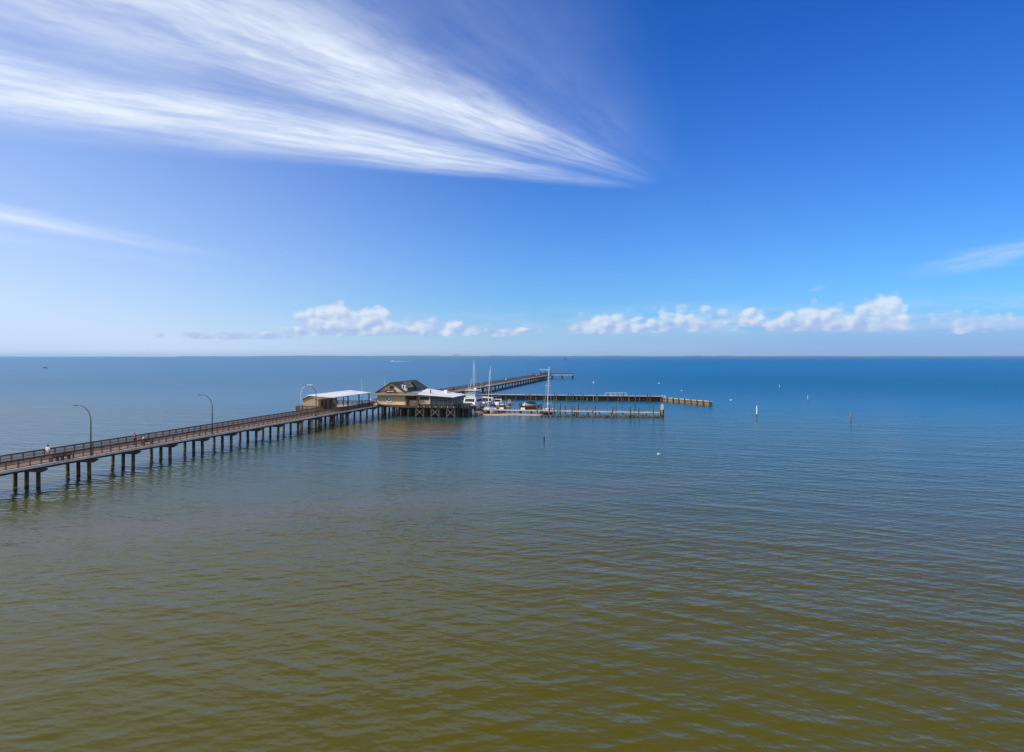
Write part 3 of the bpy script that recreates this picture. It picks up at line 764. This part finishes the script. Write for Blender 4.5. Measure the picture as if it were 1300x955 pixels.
set_piles('breakwater_pile', [(u + random.uniform(-.3, .3), 510.2, 498.6 + random.uniform(0, 1.6)) for u in (667.7, 672, 674, 691, 703.7, 707, 721.5, 725, 727.4, 737.8, 740.7, 757, 772, 789, 791.5, 807, 822, 825.5, 839.5)],
          'brown fender pile standing in front of the dark breakwater wall', 'fender pile', 'fender piles before the breakwater', M_PILE)
lp = G(753.5, 509.8)
lo = empty('dock_light', (lp.x, lp.y, 0), 0, 'thin pole with a small white lantern by the breakwater wall', 'light pole')
MB().tube([(0, 0, -1), (0, 0, 5.9)], [.13, .06], 8).build('pole', M_WOOD, lo)
MB().tube([(0, 0, 5.9), (0, 0, 6.1)], .07, 8).ball((0, 0, 6.3), .2, .2, .24).build('lantern', M_WHITE, lo)

# ------------------------------------------------------------------ channel poles and stakes
def pole(u, vb, vt, label, m, group='channel poles in open water', white=True, r=.14):
    g = G(u, vb); h = CAMH - (vt - V0) * g.y / F
    o = empty('channel_pole', (g.x, g.y, 0), 0, label, 'channel pole', group)
    lean = random.uniform(-.05, .05)
    MB().tube([(0, 0, -1), (lean, 0, h * .4)], r, 8).build('foot', M_PILE, o)
    MB().tube([(lean, 0, h * .4), (lean * 2, 0, h * .93), (lean * 2, 0, h)], [r * .98, r * .9, r * .35], 8).build('shaft', m, o)
pole(960.5, 533, 515, 'white channel pole beyond the end of the breakwater, tallest of four in open water', M_WHITE, r=.125)
pole(989.8, 494.5, 488.8, 'farthest pale channel pole in open water, smallest of four', M_CAP, r=.15)
pole(1025.8, 511, 502, 'pale channel pole in open water between the farthest and the rightmost pole', M_CAP, r=.13)
pole(1080, 535.5, 521.5, 'brown channel pole in open water, farthest to the right of four', mat('rust_brown', (.22, .14, .11), .8), r=.14)
g = G(690.6, 561)
o = empty('dark_stake', (g.x, g.y, 0), 0, 'short dark stake alone in the open water before the dock', 'stake')
MB().tube([(0, 0, -1), (.05, 0, .75)], .11, 8).build('shaft', M_BLACK, o); MB().tube([(.05, 0, .75), (.06, 0, 1.0)], [.07, .03], 8).build('tip', M_BLACK, o)

# ------------------------------------------------------------------ boats
def mast(o, h, y=.4, r=.09, boom=3.4, cover=M_BLUE, z0=1.2, tilt=0.0, beam=1.1, L=8):
    m = MB().tube([(0, y, z0), (tilt, y, h)], [r, r * .65], 8).build('mast', M_WHITE, o)
    MB().beam((-.75, y, z0 + (h - z0) * .55), (.75, y, z0 + (h - z0) * .55), .05).build('spreader', M_WHITE, m)
    b = MB().tube([(0, y - .1, z0 + 1.1), (0, y - boom, z0 + 1.15)], .06, 8).build('boom', M_WHITE, o)
    MB().tube([(0, y - .15, z0 + 1.35), (0, y - boom * .5, z0 + 1.32), (0, y - boom, z0 + 1.25)], [.24, .2, .1], 8).build('sail_cover', cover, b)
    st = MB()
    for a in ((0, L / 2 - .1, 1.1), (0, -L / 2 + .1, .9), (beam, y, .9), (-beam, y, .9)): st.tube([(tilt, y, h - .1), a], .015, 4)
    st.build('stays', M_LAMPW, o)
def sailboat(loc, rotz, label, L, h, cover, tilt=0.0, stripe=M_BLUE):
    o = empty('sailing_boat', loc, rotz, label, 'sailing boat', 'sailing boats in the marina')
    MB().hull(L, L * .3, .85, .45, .7).build('hull', M_GEL, o, smooth=False)
    MB().hull(L * 1.004, L * .304, .28, .1, .7, sheer=.05).build('boot_stripe', stripe, o)
    c = MB().prism([(-.75, -1.0, .9), (.75, -1.0, .9), (.62, 2.2, 1.0), (-.62, 2.2, 1.0)], (0, 0, .42)).build('cabin', M_GEL, o)
    MB().box(-.765, .765, -.4, 1.0, 1.05, 1.2).build('window', M_WIN, c)
    MB().box(-.8, .8, -L / 2 + .5, -1.1, .88, 1.12).build('cockpit', M_CONC, o)
    mast(o, h, cover=cover, boom=L * .42, tilt=tilt, L=L, beam=L * .14)
    return o
def at(u, Y): p = GY(u, Y); return (p.x, p.y, 0)
sailboat(at(602.2, 194), RZ + R(185), 'white sailing boat with the tallest mast moored behind the big motor yacht', 10, 13.9, M_WHITE)
sailboat(at(619.8, 181), RZ + R(180) , 'white sailing boat with a blue sail cover and leaning mast in the inner slip', 8, 12.2, M_BLUE, tilt=-.75)
sailboat(at(695.6, 178), RZ + R(172), 'white sailing boat with a bare mast moored beside the open dock', 7.5, 12.3, M_CONC, tilt=-.45, stripe=M_BLACK)
# big convertible yacht
y_ = empty('motor_yacht', at(600.5, 183), R(160), 'large white motor yacht with a flying bridge and dark windscreen moored by the restaurant', 'motor yacht')
MB().hull(13.5, 4.4, 1.75, .6, 1.3, sheer=.95).build('hull', M_GEL, y_)
MB().hull(13.54, 4.42, .22, .1, 1.3, sheer=.05).build('boot_stripe', M_BLACK, y_)
cb = MB().prism([(-1.85, -3.0, 1.8), (-1.85, 3.3, 2.0), (-1.7, 1.9, 4.1), (-1.7, -3.0, 4.1)], (3.6, 0, 0)).build('cabin', M_GEL, y_)
wn = MB().prism([(-1.5, 2.68, 2.95), (1.55, 2.68, 2.95), (1.45, 2.16, 3.72), (-1.4, 2.16, 3.72)], (0, .07, .02)).build('windscreen', M_WIN, cb)
MB().box(-1.9, -1.87, -2.2, 1.4, 2.9, 3.6).build('window', M_WIN, cb); MB().box(1.77, 1.8, -2.2, 1.4, 2.9, 3.6).build('window', M_WIN, cb)
fl = MB().prism([(-1.65, -2.6, 4.11), (1.75, -2.6, 4.11), (1.5, 1.8, 4.11), (-1.4, 1.8, 4.11)], (0, 0, .7)).build('flying_bridge', M_GEL, y_)
MB().prism([(-1.45, -1.2, 4.82), (1.45, -1.2, 4.82), (1.2, 1.4, 4.82), (-1.2, 1.4, 4.82)], (0, 0, 1.1)).build('bridge_curtain', mat('clear_vinyl', (.22, .30, .42), .2, .2, 2), fl)
ht = MB().box(-1.75, 1.75, -2.2, 1.7, 5.95, 6.1).build('hard_top', M_GEL, y_, bevel=.03)
MB().ball((-.9, .2, 6.4), .34, .34, .3).build('radar_dome', M_WHITE, ht); MB().tube([(1.1, -.6, 6.1), (1.1, -1.2, 9.2)], .04, 6).build('outrigger', M_WHITE, ht)
br = MB()
for sx in (-1, 1):
    pts = [(sx * 1.9, 2.6, 2.75), (sx * 1.5, 4.6, 3.15), (sx * .3, 6.4, 3.5)]
    br.tube(pts, .035, 6)
    for p in pts: br.tube([(p[0], p[1], p[2] - .75), p], .03, 5)
br.build('bow_rail', M_LAMPW, y_)
MB().box(-1.72, 1.78, -3.05, -2.98, 2.0, 3.9).build('cabin_door', M_WIN, cb)
MB().box(-2.0, 2.05, -4.9, 2.15, 4.02, 4.14).build('bridge_overhang', M_LAMPW, y_)
MB().box(-1.78, 1.86, -2.7, 1.85, 4.45, 4.6).build('accent_stripe', M_BLUE, fl)
pp = MB()
for sx in (-1.5, 1.5):
    for yy in (-2.0, 1.5): pp.tube([(sx, yy, 4.8), (sx, yy, 5.95)], .05, 6)
pp.tube([(-1.5, -2.0, 6.1), (-1.7, -2.6, 8.4)], .03, 5)
pp.build('hard_top_frame', M_LAMPW, ht)
for yy in (-3.5, 0, 3.2): MB().ball((2.28, yy, .9), .16, .16, .38).ball((-2.28, yy, .9), .16, .16, .38).build('fender', M_BLUE, y_)
y_.scale = (.92, .9, .97)
for k, (bu, bY, nm) in enumerate(((634, 176.8, 'white storage box on the marina dock before the deck boat'), (648.5, 176.4, 'white storage box on the marina dock beside the bare sand'), (672, 175.2, 'white storage box on the marina dock below the boat lift'))):
    q = GY(bu, bY, dz)
    bx = empty('dock_box', P(FS - .3, 24 + (3.6, 7.4, 13.0)[k], dz + .003), RZ, nm, 'dock box', 'storage boxes on the dock')
    MB().box(-.55, .55, -.3, .3, 0, .5).build('body', M_WHITE, bx, bevel=.03); MB().box(-.58, .58, -.33, .33, .5, .58).build('lid', M_GEL, bx)
MB().box(-1.7, 1.7, -6.2, -3.1, 1.76, 1.9).box(-1.0, 1.0, -4.6, -3.9, 1.9, 2.5).build('cockpit', M_CONC, y_)
fp = empty('flag_staff', at(595.2, 187.5), 0, 'short white staff with a small dark red flag beside the motor yacht', 'flag')
MB().tube([(0, 0, -1), (0, 0, 7.0)], [.08, .05], 8).build('staff', M_WHITE, fp)
fm = MB()
n = 8
for i in range(n):
    x0, x1 = -i * .16, -(i + 1) * .16
    y0, y1 = .06 * math.sin(i * 1.1), .06 * math.sin((i + 1) * 1.1)
    fm.prism([(x0 - .06, y0, 4.9 - i * .03), (x1 - .06, y1, 4.87 - i * .03), (x1 - .06, y1, 5.67 - i * .03), (x0 - .06, y0, 5.7 - i * .03)], (0, .02, 0))
fm.build('flag', M_MAROON, fp)

def motorboat(loc, rotz, name, label, cat, L=6.5, B=2.4, free=.8, hullm=M_GEL, top=None, topm=M_BLUE, cabin=0, outboard=True, seat=M_BROWN, cover=None, topz=2.3):
    o = empty(name, loc, rotz, label, cat)
    MB().hull(L, B, free, .35, .6).build('hull', hullm, o)
    if cover:
        mb = MB(); n = 10; rows = []
        for i in range(n + 1):
            q = i / n; y = -L / 2 * .96 + q * L * .93
            k = 1.0 if q < .55 else math.cos((q - .55) / .45 * math.pi / 2) ** .75
            w = max(.05, B / 2 * k) * 1.03; z = free + .35 * q * q
            rows.append([mb.bm.verts.new(p) for p in ((-w, y, z - .12), (-w * .55, y, z + .5 * (1 - abs(q - .45))), (0, y, z + .95 * (1 - abs(q - .45) * 1.1)), (w * .55, y, z + .5 * (1 - abs(q - .45))), (w, y, z - .12))])
        for A, Bq in zip(rows, rows[1:]):
            for k in range(4): mb.bm.faces.new((A[k], A[k + 1], Bq[k + 1], Bq[k]))
        mb.build('cover', cover, o)
    else:
        MB().box(-B * .36, B * .36, -L * .42, L * .05, free - .02, free + .06).build('cockpit', M_CONC, o)
        MB().box(-B * .34, B * .34, -L * .36, -L * .26, free + .06, free + .5).box(-B * .34, B * .34, -L * .28, -L * .25, free + .5, free + .85).build('seat', seat, o)
    if cabin:
        c = MB().prism([(-B * .38, -L * .05, free + .05), (-B * .38, L * .3, free + .2), (-B * .38, L * .16, free + cabin), (-B * .38, -L * .05, free + cabin)], (B * .76, 0, 0)).build('cabin', M_GEL, o)
        MB().prism([(-B * .3, L * .275, free + .4), (B * .3, L * .275, free + .4), (B * .28, L * .19, free + cabin * .88), (-B * .28, L * .19, free + cabin * .88)], (0, .06, .02)).build('windscreen', M_WIN, c)
    if top:
        tz = topz
        t_ = MB().box(-B * .45, B * .45, -L * .35, L * .12, tz, tz + .1).build('canopy', topm, o, bevel=.02)
        pp = MB()
        for sx in (-1, 1):
            for y in (-L * .33, L * .1): pp.tube([(sx * B * .42, y, free), (sx * B * .42, y, tz)], .03, 6)
        pp.build('canopy_frame', M_LAMPW, t_)
    if outboard:
        MB().box(-.2, .2, -L / 2 - .45, -L / 2 - .08, free - .1, free + .55).box(-.08, .08, -L / 2 - .35, -L / 2 - .15, -.4, free - .1).build('outboard_motor', M_BLACK, o)
    return o
motorboat(at(631, 206), RZ + R(200), 'cabin_boat', 'white cabin boat with a dark canvas top behind the brown seated boat', 'cabin boat', 7.5, 2.9, .95, top=True, topm=M_BLACK, cabin=1.1, topz=2.6)
motorboat(at(636.3, 188), RZ + R(180), 'deck_boat', 'small boat with a flat white canopy over brown seats', 'boat', 6, 2.5, .55, hullm=M_BROWN, top=True, topm=M_GEL, topz=1.55)
motorboat(at(644, 212), RZ + R(160), 'small_skiff', 'small white skiff with a dark outboard motor lying apart near the breakwater', 'skiff', 5, 1.7, .6, top=False)
motorboat(at(625.5, 190), RZ + R(185), 'covered_boat', 'boat hidden under a blue canvas cover in the inner slip', 'boat', 6, 2.3, .8, cover=M_BLUE)
motorboat(at(673.3, 204), RZ + R(160), 'covered_skiff', 'small boat under a dark green canvas cover alone in the still water', 'boat', 4.6, 2.1, .55, cover=M_GREEN)
motorboat(at(597.5, 174.5), R(140), 'white_launch', 'small white launch with a black stripe tucked below the motor yacht', 'launch', 5.5, 2.1, .8, cabin=.7)
motorboat(at(608.5, 175.5), R(165), 'grey_dinghy', 'grey dinghy tied beside the small white launch', 'dinghy', 4.2, 1.7, .55, hullm=M_CONC)
motorboat(at(615.5, 199), RZ + R(195), 'grey_cruiser', 'grey cabin cruiser half hidden between the motor yacht and the cabin boat', 'cruiser', 8.5, 3.0, 1.4, hullm=M_LAMPW, cabin=1.7)
motorboat(at(612.5, 180), RZ + R(188), 'open_boat', 'open white boat with a blue canopy beside the motor yacht', 'boat', 5.5, 2.1, .75, top=True, topm=M_BLUE, topz=2.2)
motorboat(at(627.5, 179), RZ + R(172), 'bow_rider', 'low white boat with a windscreen at the inner end of the dock', 'boat', 5.2, 2.1, .7, cabin=.65)
motorboat(at(641, 196), RZ + R(150), 'pale_dinghy', 'pale dinghy with an outboard motor behind the brown seated boat', 'dinghy', 3.8, 1.6, .5)
motorboat(at(608, 203), RZ + R(200), 'cuddy_boat', 'white cuddy boat behind the motor yacht with a black canvas top', 'cuddy boat', 6.5, 2.5, 1.0, top=True, topm=M_BLACK, cabin=1.0, topz=2.5)
motorboat(at(623, 205), RZ + R(175), 'tall_launch', 'white launch with a tall cabin moored left of the cabin boat', 'launch', 6.0, 2.3, 1.1, cabin=1.5)
# maroon runabout kept up on a lift
lift = empty('boat_lift', P(109.3, 38.6, 0), RZ, 'timber boat lift with four piles holding up the maroon runabout', 'boat lift')
MB().box(-2.9, 2.9, -.75, -.6, .95, 1.1).box(-2.9, 2.9, .6, .75, .95, 1.1).build('cradle_beam', M_CAP, lift)
for x in (-2.7, 2.7):
    for y in (-1.1, 1.1): slim(2.6, .12).build('pile', M_PILE, lift, (x, y, 0), smooth=True)
    MB().box(x - .1, x + .1, -1.3, 1.3, 2.35, 2.5).build('top_beam', M_BEAM, lift)
    MB().beam((x, -.68, 1.1), (x, -.68, 2.35), .04).beam((x, .68, 1.1), (x, .68, 2.35), .04).box(x - .06, x + .06, -.9, .9, .85, .95).build('sling', M_BLACK, lift)
rb = motorboat(P(109.3, 38.6, 1.45), RZ - R(90), 'runabout', 'maroon runabout with white seats held up on the boat lift', 'runabout', 5.4, 2.0, .62, hullm=M_MAROON, outboard=True, seat=M_WHITE)

# speedboat with wake, two dark dots out in the bay
p = G(498.5, 459.2)
sp_ = empty('speedboat', p, R(90), 'white speedboat far out in the bay trailing a straight wake', 'speedboat')
MB().hull(11, 3.4, 1.3, .4, 1.2).build('hull', M_GEL, sp_); c = MB().prism([(-1.2, -2.5, 1.3), (-1.2, 1.8, 1.4), (-1.2, .6, 3.2), (-1.2, -2.5, 3.2)], (2.4, 0, 0)).build('cabin', M_GEL, sp_)
MB().box(-1.23, 1.23, -1.8, .2, 2.3, 2.9).build('window', M_WIN, c)
mb = MB(); rows = []
for i in range(25):
    q = i / 24; w_ = 1.2 + 2.4 * q + random.uniform(-.3, .3)
    rows.append([mb.bm.verts.new((x * w_, -5 - q * 46, z)) for x, z in ((-1, .01), (-.4, .45 * (1 - q) + .05), (.4, .4 * (1 - q) + .05), (1, .01))])
for A, B in zip(rows, rows[1:]):
    for k in range(3): mb.bm.faces.new((A[k], A[k + 1], B[k + 1], B[k]))
mb.build('wake', M_FOAM, sp_)
p = G(717, 457.2); M_HAZY = mat('grey_hull', (.10, .11, .13), .7)
o = empty('work_barge', p, R(80), 'dark low barge far out on the horizon above the pier head', 'barge')
MB().hull(18, 6, 2.0, .6, 2).build('hull', M_HAZY, o); MB().box(-2, 2, -7, -3, 2.0, 5).build('wheelhouse', M_HAZY, o)
p = G(57, 467.6); o = empty('fishing_boat', p, R(95), 'dark small fishing boat far out on the open bay', 'fishing boat')
MB().hull(5.5, 2.0, .6, .3, .8).build('hull', M_HAZY, o); MB().box(-.6, .6, -1, .4, .6, 1.5).build('wheelhouse', M_HAZY, o)

# ------------------------------------------------------------------ gulls
def gull(loc, rotz, label, flying, group='gulls around the marina', k=1.0):
    o = empty('gull', loc, rotz, label, 'gull', group)
    MB().tube([(0, -.3 * k, .02), (0, -.2 * k, .03), (0, 0, 0), (0, .16 * k, .03), (0, .25 * k, .09 * k), (0, .33 * k, .08 * k)], [.015 * k, .06 * k, .10 * k, .085 * k, .05 * k, .012 * k], 8).build('body', M_FEATHER, o, smooth=True)
    for sx in (-1, 1):
        if flying:
            w = MB().prism([(sx * .05 * k, .1 * k, .05), (sx * .36 * k, .16 * k, .22 * k), (sx * .75 * k, 0, .16 * k), (sx * .36 * k, -.05 * k, .2 * k), (sx * .05 * k, -.12 * k, .04)], (0, 0, .015))
        else:
            w = MB().prism([(sx * .07 * k, .12 * k, .05), (sx * .11 * k, 0, .04), (sx * .05 * k, -.32 * k, .06), (sx * .03 * k, -.1 * k, .1 * k)], (0, 0, .02))
        w.build('wing', M_FEATHER if flying else M_LAMPW, o)
    if not flying: MB().tube([(.03, 0, -.16), (.03, 0, -.05)], .012, 5).tube([(-.03, 0, -.16), (-.03, 0, -.05)], .012, 5).build('legs', M_YELLOW, o)
q = GY(836.6, 190, CAMH - 35.2 * 190 / F); gull(q, R(70), 'white gull flying above the bend of the breakwater', True)
q = GY(865.5, 200, CAMH - 44.5 * 200 / F); gull(q, R(80), 'white gull flying low beyond the short arm of the breakwater', True)
q = G(928, 508.6); q.z = .12; gull(q, R(60), 'white gull floating on the water past the breakwater end', False, k=1.5)
q = G(836, 578.8); q.z = .2; gull(q, R(-75), 'large white bird spreading its wings low over open water before the dock', True, k=.85)
for (u, nm) in ((840.5, 'white gull perched at the bend of the breakwater, left of two'), (844, 'white gull perched at the bend of the breakwater, right of two')):
    q = GY(u, 225.5 if u < 843 else 222, BH + .17); gull(q, R(40), nm, False, k=1.3)
q = bwp[1].lerp(bwp[2], .22); gull((q.x, q.y, 1.32 + .17), R(120), 'white gull perched on the sunny short arm of the breakwater', False, k=1.3)

# ------------------------------------------------------------------ people
def skin_mesh(name, joints, edges, radii, m, parent, sub=2):
    me = bpy.data.meshes.new(name); me.from_pydata([Vector(j) for j in joints], edges, []); me.update()
    o = bpy.data.objects.new(name, me); COL.objects.link(o)
    sk = o.modifiers.new('skin', 'SKIN'); sk.use_smooth_shade = True
    for i, r in enumerate(radii):
        rr = r if isinstance(r, tuple) else (r, r)
        me.skin_vertices[0].data[i].radius = rr
    me.skin_vertices[0].data[0].use_root = True
    sb = o.modifiers.new('sub', 'SUBSURF'); sb.levels = sub; sb.render_levels = sub
    dg = bpy.context.evaluated_depsgraph_get()
    nm = bpy.data.meshes.new_from_object(o.evaluated_get(dg))
    bpy.data.objects.remove(o); bpy.data.meshes.remove(me)
    o2 = bpy.data.objects.new(name, nm); COL.objects.link(o2); nm.materials.clear(); nm.materials.append(m)
    o2.parent = parent
    return o2
def person(loc, rotz, label, shirt, trousers, pose='walk', hair=M_HAIR, hat=None, group=None):
    o = empty('person', loc, rotz, label, 'person', group)
    J = {}
    if pose == 'sit':
        J.update(pel=(0, 0, .52), chest=(0, .10, .92), neck=(0, .16, 1.10), head=(0, .20, 1.26))
        for sx, n in ((-1, 'l'), (1, 'r')):
            J['hip' + n] = (sx * .1, .02, .50); J['kne' + n] = (sx * .13, .46, .50); J['ank' + n] = (sx * .13, .44, .08); J['toe' + n] = (sx * .14, .60, .04)
            J['sho' + n] = (sx * .19, .12, 1.02); J['elb' + n] = (sx * .25, .28, .78); J['wri' + n] = (sx * .14, .46, .66)
    elif pose == 'walk':
        J.update(pel=(0, 0, .95), chest=(0, .02, 1.28), neck=(0, .03, 1.48), head=(0, .06, 1.63))
        for sx, n in ((-1, 'l'), (1, 'r')):
            J['hip' + n] = (sx * .1, 0, .92); J['kne' + n] = (sx * .1, .14 * sx + .05, .50); J['ank' + n] = (sx * .1, .24 * sx - .03, .09); J['toe' + n] = (sx * .11, .24 * sx + .12, .04)
            J['sho' + n] = (sx * .19, .02, 1.42); J['elb' + n] = (sx * .26, -.12 * sx, 1.14); J['wri' + n] = (sx * .25, -.12 * sx + .12, .92)
    else:   # standing, forearms forward
        J.update(pel=(0, 0, .95), chest=(0, .03, 1.28), neck=(0, .05, 1.48), head=(0, .09, 1.63))
        for sx, n in ((-1, 'l'), (1, 'r')):
            J['hip' + n] = (sx * .1, 0, .92); J['kne' + n] = (sx * .11, .03, .50); J['ank' + n] = (sx * .12, 0, .09); J['toe' + n] = (sx * .14, .15, .04)
            J['sho' + n] = (sx * .19, .04, 1.42); J['elb' + n] = (sx * .26, .02, 1.14); J['wri' + n] = (sx * .17, .26, 1.08)
    names = list(J); ix = {k: i for i, k in enumerate(names)}
    E = [('pel', 'chest'), ('chest', 'neck'), ('neck', 'head')]
    for n in 'lr': E += [('pel', 'hip' + n), ('hip' + n, 'kne' + n), ('kne' + n, 'ank' + n), ('ank' + n, 'toe' + n), ('chest', 'sho' + n), ('sho' + n, 'elb' + n), ('elb' + n, 'wri' + n)]
    rad = {'pel': (.15, .11), 'chest': (.16, .11), 'neck': .06, 'head': .105, 'hip': .09, 'kne': .058, 'ank': .042, 'toe': .035, 'sho': .062, 'elb': .045, 'wri': .032}
    rd = [rad.get(k, rad.get(k[:-1])) for k in names]
    body = skin_mesh('body', [J[k] for k in names], [(ix[a], ix[b]) for a, b in E], rd, M_SKIN, o)
    # hands, face and head joined into the same body mesh
    mb = MB(); mb.bm.from_mesh(body.data)
    h = Vector(J['head'])
    mb.ball(h + Vector((0, 0, .02)), .085, .10, .125, 14, 10)
    mb.ball(h + Vector((0, .105, 0)), .016, .022, .03, 8, 6)
    for sx in (-1, 1):
        mb.ball(h + Vector((sx * .088, 0, 0)), .015, .03, .04, 8, 6); mb.ball(h + Vector((sx * .034, .088, .03)), .014, .012, .012, 8, 6)
    mb.ball(h + Vector((0, .092, -.055)), .03, .012, .01, 8, 6)
    for sx, n in ((-1, 'l'), (1, 'r')):
        w = Vector(J['wri' + n]); dr = (w - Vector(J['elb' + n])).normalized(); side = dr.cross(Vector((0, 0, 1)) if abs(dr.z) < .9 else Vector((0, 1, 0))).normalized()
        nrm = side.cross(dr)
        mb.tube([w, w + dr * .045, w + dr * .09], [.03, .042, .036], 8)
        for k, ln in enumerate((.068, .078, .072, .055)):
            b0 = w + dr * .085 + side * (.03 - k * .02)
            mb.tube([b0, b0 + dr * ln * .55, b0 + dr * ln * .9 - nrm * ln * .35], [.0095, .009, .007], 6)
        b0 = w + dr * .03 + side * .036
        mb.tube([b0, b0 + dr * .03 + side * .028, b0 + dr * .06 + side * .032], [.012, .011, .008], 6)
    me = body.data; mb.bm.to_mesh(me); mb.bm.free()
    for p_ in me.polygons: p_.use_smooth = True
    # clothes
    def sub_skel(keys, extra, grow, nm, m):
        k2 = [k for k in names if k in keys]; i2 = {k: i for i, k in enumerate(k2)}
        pts = [Vector(J[k]) for k in k2]; ed = [(i2[a], i2[b]) for a, b in E if a in i2 and b in i2]
        rr = []
        for k in k2:
            r = rad.get(k, rad.get(k[:-1])); r = r if isinstance(r, tuple) else (r, r)
            rr.append((r[0] + grow, r[1] + grow))
        skin_mesh(nm, pts, ed, rr, m, o)
    if shirt: sub_skel({'pel', 'chest', 'shol', 'shor', 'elbl', 'elbr'}, None, .022, 'shirt', shirt)
    if trousers: sub_skel({'pel', 'hipl', 'hipr', 'knel', 'kner', 'ankl', 'ankr'}, None, .016, 'trousers', trousers)
    hm = MB().ball(h + Vector((0, -.018, .045)), .098, .108, .118, 14, 10)
    bmesh.ops.delete(hm.bm, geom=[v for v in hm.bm.verts if v.co.y - h.y > .055 and v.co.z - h.z < .07], context='VERTS')
    hm.build('hair' if not hat else 'cap', hat or hair, o, smooth=True)
    for n in 'lr':
        a, b = Vector(J['ank' + n]), Vector(J['toe' + n])
        MB().tube([a + Vector((0, -.06, -.045)), a + Vector((0, .02, -.035)), b + Vector((0, .06, -.005))], [.045, .05, .035], 8).build('shoe', M_BLACK, o, smooth=True)
    return o
C_GREY = mat('pale_grey_cloth', (.62, .64, .68), .9, .15); C_KHAKI = mat('khaki_cloth', (.36, .25, .19), .9, .2)
C_MAROON = mat('maroon_cloth', (.12, .02, .035), .9, .2); C_DARK = mat('dark_cloth', (.02, .02, .03), .9, .2)
C_PURPLE = mat('purple_cloth', (.10, .07, .18), .9, .2); C_WHITE = mat('white_cloth', (.78, .77, .78), .9, .1); C_RED = mat('red_cloth', (.35, .03, .03), .9, .2)
def on_deck(u, t): # the point of the deck on lateral line t seen in column u
    k0 = (u - U0) / F; b = P(0, t); Y = (b.x - .2134 * b.y) / (k0 - .2134)
    return P((Y - b.y) / DV.y, t, DZ + .005)
person(on_deck(60.6, -.6), RZ + R(20), 'person in a pale grey shirt and khaki trousers walking alone on the pier', C_GREY, C_KHAKI)
person(on_deck(171.3, -.3), RZ + R(170), 'person in a maroon top and dark trousers standing upright on the pier', C_MAROON, C_DARK, 'stand')
def bench(loc, rotz, label, L=1.9, m=M_BEAM):
    o = empty('pier_bench', loc, rotz, label, 'bench', 'benches along the pier')
    s_ = MB(); b_ = MB()
    for i in range(4): s_.box(-L / 2, L / 2, -.22 + i * .115, -.12 + i * .115, .42, .46)
    for i in range(3): b_.box(-L / 2, L / 2, -.30, -.26, .55 + i * .13, .65 + i * .13)
    s_.build('seat', m, o); b_.build('backrest', m, o)
    for x in (-L / 2 + .15, L / 2 - .15): MB().box(x - .04, x + .04, -.25, .2, 0, .415).box(x - .04, x + .04, -.255, -.2, .415, .92).build('leg', M_BEAM, o)
    return o
bench(on_deck(71.5, 1.65), RZ + R(90), 'dark slatted bench near the walker in the grey shirt, nearer of its pair')
bench(on_deck(80, 1.65), RZ + R(90), 'dark slatted bench near the walker in the grey shirt, farther of its pair')
bp = on_deck(184.4, .9)
bench(on_deck(187, .9), RZ + R(90), 'dark slatted bench under the seated person in white')
person(bp + RV * -.02, RZ + R(90), 'person in a white top and purple shorts sitting on a pier bench', C_WHITE, C_PURPLE, 'sit')
person(on_deck(471, -.8), RZ + R(190), 'person in white standing by the restaurant entrance', C_WHITE, C_KHAKI, 'stand')
person(on_deck(474.6, 1.5), RZ + R(200), 'person in a pale shirt and purple trousers at the railing beside the yellow bin', C_GREY, C_PURPLE, 'stand')
yb = empty('yellow_bin', on_deck(468.7, 1.7), RZ, 'yellow bin with a pale lid at the railing before the restaurant', 'bin')
MB().tube([(0, 0, 0), (0, 0, .8)], [.28, .34], 14).build('body', M_YELLOW, yb); MB().tube([(0, 0, .8), (0, 0, .95)], [.37, .2], 14).build('lid', M_WHITE, yb)
rbx = empty('red_cooler_cart', on_deck(574.2, 1.0), RZ, 'red vending cart standing on the pier beyond the dining room roof', 'cart')
MB().box(-.6, .6, -.9, .9, .25, 1.5).build('body', M_RED, rbx, bevel=.05); MB().box(-.7, .7, -1, 1, 1.5, 1.6).build('top', M_MAROON, rbx)
for x in (-.5, .5):
    for y in (-.6, .6): MB().tube([(x - .05, y, .14), (x + .05, y, .14)], .14, 12).build('wheel', M_BLACK, rbx)
person(on_deck(559.5, 0.2), RZ, 'person in dark clothes walking out beyond the dining room roof', C_DARK, C_DARK)
person(on_deck(642, .3), RZ, 'person in a white shirt halfway along the outer pier', C_WHITE, C_DARK)
person(on_deck(681, .6), RZ + R(200), 'person in white near the pier head, nearer of two', C_WHITE, C_KHAKI)
person(on_deck(684.2, -.4), RZ + R(200), 'person in white near the pier head, farther of two', C_WHITE, C_DARK)

# ------------------------------------------------------------------ the air over the bay
mb = MB().box(-16500, 16500, -320, 16400, -8, 62)
hm_ = bpy.data.materials.new('sea_air'); hm_.use_nodes = True
nt = hm_.node_tree; nt.nodes.remove(nt.nodes['Principled BSDF'])
pv = nt.nodes.new('ShaderNodeVolumePrincipled'); pv.inputs['Color'].default_value = (0.50, 0.75, 1.0, 1); pv.inputs['Density'].default_value = 4.5e-5
nt.links.new(pv.outputs[0], nt.nodes['Material Output'].inputs['Volume'])
tag(mb.build('haze', hm_), 'thin pale sea haze lying over the whole bay', None, None, 'stuff')
scene.cycles.volume_bounces = 0
